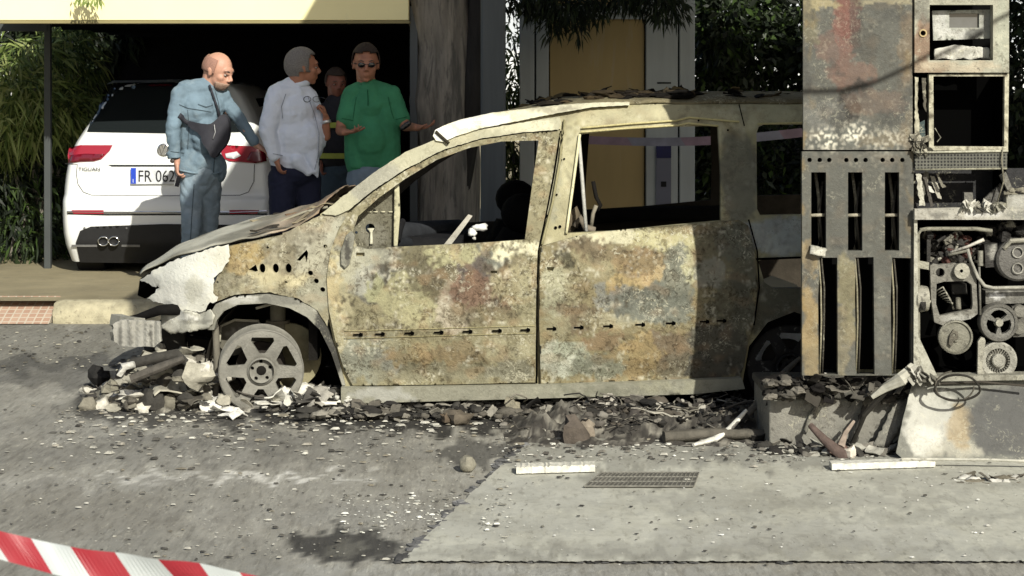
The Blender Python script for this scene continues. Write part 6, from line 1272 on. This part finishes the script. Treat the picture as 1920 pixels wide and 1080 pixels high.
mb = MB(); p = gnd(860, 795); mb.rock(p+V((0,0,.035)), .055, (1.5,1,.7), 8, C(104,96,84)); mb.rock(p+V((-.06,0,.03)), .035, (1,1,.8), 9, C(96,84,70)); piece('burnt_lump', 'brown burnt lump lying below the front door', 'lump', mb, p)
mb = MB(); p = gnd(960, 778); mb.rock(p+V((0,0,.04)), .045, (1,.9,1), 11, C(150,144,126)); piece('burnt_lump', 'small pale lump standing under the gap between the doors', 'lump', mb, p)
mb = MB(); p = gnd(1078, 832); mb.rock(p+V((0,0,.05)), .07, (1,.8,1.1), 14, C(92,84,76)); mb.rock(p+V((.05,.05,.06)), .055, (1,.8,.8), 15, C(140,130,116)); piece('burnt_lump', 'rounded reddish brown lump at the left end of the dark heap', 'lump', mb, p)
mb = MB(); a, b = gnd(1245, 836), gnd(1445, 832); mb.tube([a+V((0,.02,.04)), a.lerp(b,.5)+V((0,.04,.05)), b+V((0,.03,.04))], [.038,.036,.03], 14, C(92,88,80), .8, .3); piece('burnt_tube', 'thick grey burnt tube lying before the plinth', 'tube', mb, a)
mb = MB(); a, b = gnd(1300, 842), gnd(1368, 830); mb.tube([a+V((0,0,.02)), a.lerp(b,.6)+V((0,0,.03)), b+V((0,0,.07)), gnd(1400,828)+V((0,0,.16))], [.01,.018,.016,.012], 9, C(226,224,214), .8, .5); piece('white_strip', 'curved white melted strip in front of the grey tube', 'strip', mb, a)
mb = MB(); mb.tube([gnd(1330,820)+V((0,0,.03)), gnd(1400,812)+V((0,0,.09)), gnd(1440,805)+V((0,0,.2)), gnd(1475,800)+V((0,0,.3)), gnd(1500,798)+V((0,0,.36))], [.012,.018,.02,.016,.012], 9, C(104,98,88), 1, .4); mb.tube([gnd(1395,812)+V((0,0,.06)), gnd(1432,805)+V((0,0,.17))], .008, 6, C(210,204,194), 1, .4); piece('burnt_hose', 'charred hose rising from the heap to the pump plinth', 'hose', mb, gnd(1400,812))
mb = MB(); a = gnd(1592, 866); mb.tube([ray(1519,797,8.75), ray(1545,825,8.68), ray(1575,850,8.65), ray(1598,862,8.66)], [.014,.02,.03,.022], 9, C(96,82,76), 1, .5); mb.tube([ray(1601,790,8.75), ray(1585,812,8.7), ray(1575,838,8.66)], [.008,.013,.024], 8, C(146,132,120), 1, .4); mb.rock(ray(1594,852,8.64), .035, (.7,.8,1.1), 4, C(206,198,184)); mb.rock(ray(1572,846,8.68), .045, (1.2,.8,.8), 6, C(104,84,76)); piece('nozzle', 'broken reddish fuel nozzle standing upright before the plinth', 'nozzle', mb, a)
# named lumps of the front heap
for i, (px, py, z, r, sq, c, lab) in enumerate(((207,750,.05,.06,(1,.8,.9),C(130,126,112),'rounded grey lump at the left end of the bumper heap'),(188,728,.07,.06,(1,.9,1),C(34,33,32),'black sooty lump behind the grey one at the heap end'),
   (290,745,.13,.10,(1.5,.9,.8),C(142,138,124),'large pale grey block in the middle of the bumper heap'),(335,760,.04,.07,(1.4,.9,.7),C(206,202,190),'whitish crumbly lump at the front of the bumper heap'),(255,735,.12,.07,(1.1,.8,.8),C(120,116,104),'grey angular lump upper left in the bumper heap'))):
    mb = MB(); p = gnd(px, py); mb.rock(p+V((0,0,z)), r, sq, i*5+2, c, .55); piece('burnt_lump', lab, 'lump', mb, p, False, None)
mb = MB(); mb.tube([ray(232,700,9.8), ray(250,680,9.8), ray(290,672,9.8), ray(330,665,9.9), ray(350,680,9.9)], [.02,.03,.03,.03,.02], 9, C(60,58,54), 1, .4); mb.tube([ray(225,705,9.75), ray(232,688,9.75), ray(252,683,9.75)], [.02,.025,.02], 9, C(206,204,196), 1, .3); mb.tube([ray(245,712,9.75), ray(300,690,9.78), ray(345,672,9.8)], [.025,.03,.02], 9, C(84,80,74), 1, .4); piece('burnt_pipe', 'bent burnt pipe lying on top of the bumper heap', 'pipe', mb, ray(290,700,9.8))
mb = MB(); 
for k, (px, py) in enumerate(((400,768),(420,775),(440,783),(412,760),(398,757))): mb.sheet(gnd(px,py)+V((0,0,.03)), .14, .09, rotm(U(-25,25),U(-20,20),U(0,90)), .03, k, 5, .006, C(226,224,216))
piece('white_rag', 'crumpled white melted sheet left of the burnt wheel', 'sheet', mb, gnd(420,775), False, None)
mb = MB()
for k in range(14): mb.sheet(gnd(U(520,632), U(752,764))+V((0,.0,U(.01,.06))), U(.1,.2), U(.06,.12), rotm(U(-50,30),U(-25,25),U(0,90)), .04, k+9, 5, .006, rn.choice((C(230,228,220),C(206,204,194),C(186,182,170))))
piece('white_rag', 'crumpled white melted sheets in front of and right of the burnt wheel', 'sheet', mb, gnd(560,770), False, None)

mb = MB()
for k in range(150):
    px, py = inreg(1220,795,120,14)() if k % 3 else inreg(330,745,70,12)(); p = gnd(px, py)+V((0,0,U(.01,.11))); a = U(0,6.3); q = [p]
    for j in range(5): a += U(-.8,.8); q.append(q[-1]+V((cos(a)*.045, sin(a)*.03, U(-.02,.02))))
    mb.tube(q, U(.002,.006), 5, rn.choice((C(50,48,45),C(120,116,106),C(84,80,74),C(170,166,154))))
tag(mb.build('burnt_wires', m_deb, None, True, base=(0,10,0)), 'tangled burnt wires strewn through the debris heaps', 'wires', kind='stuff')
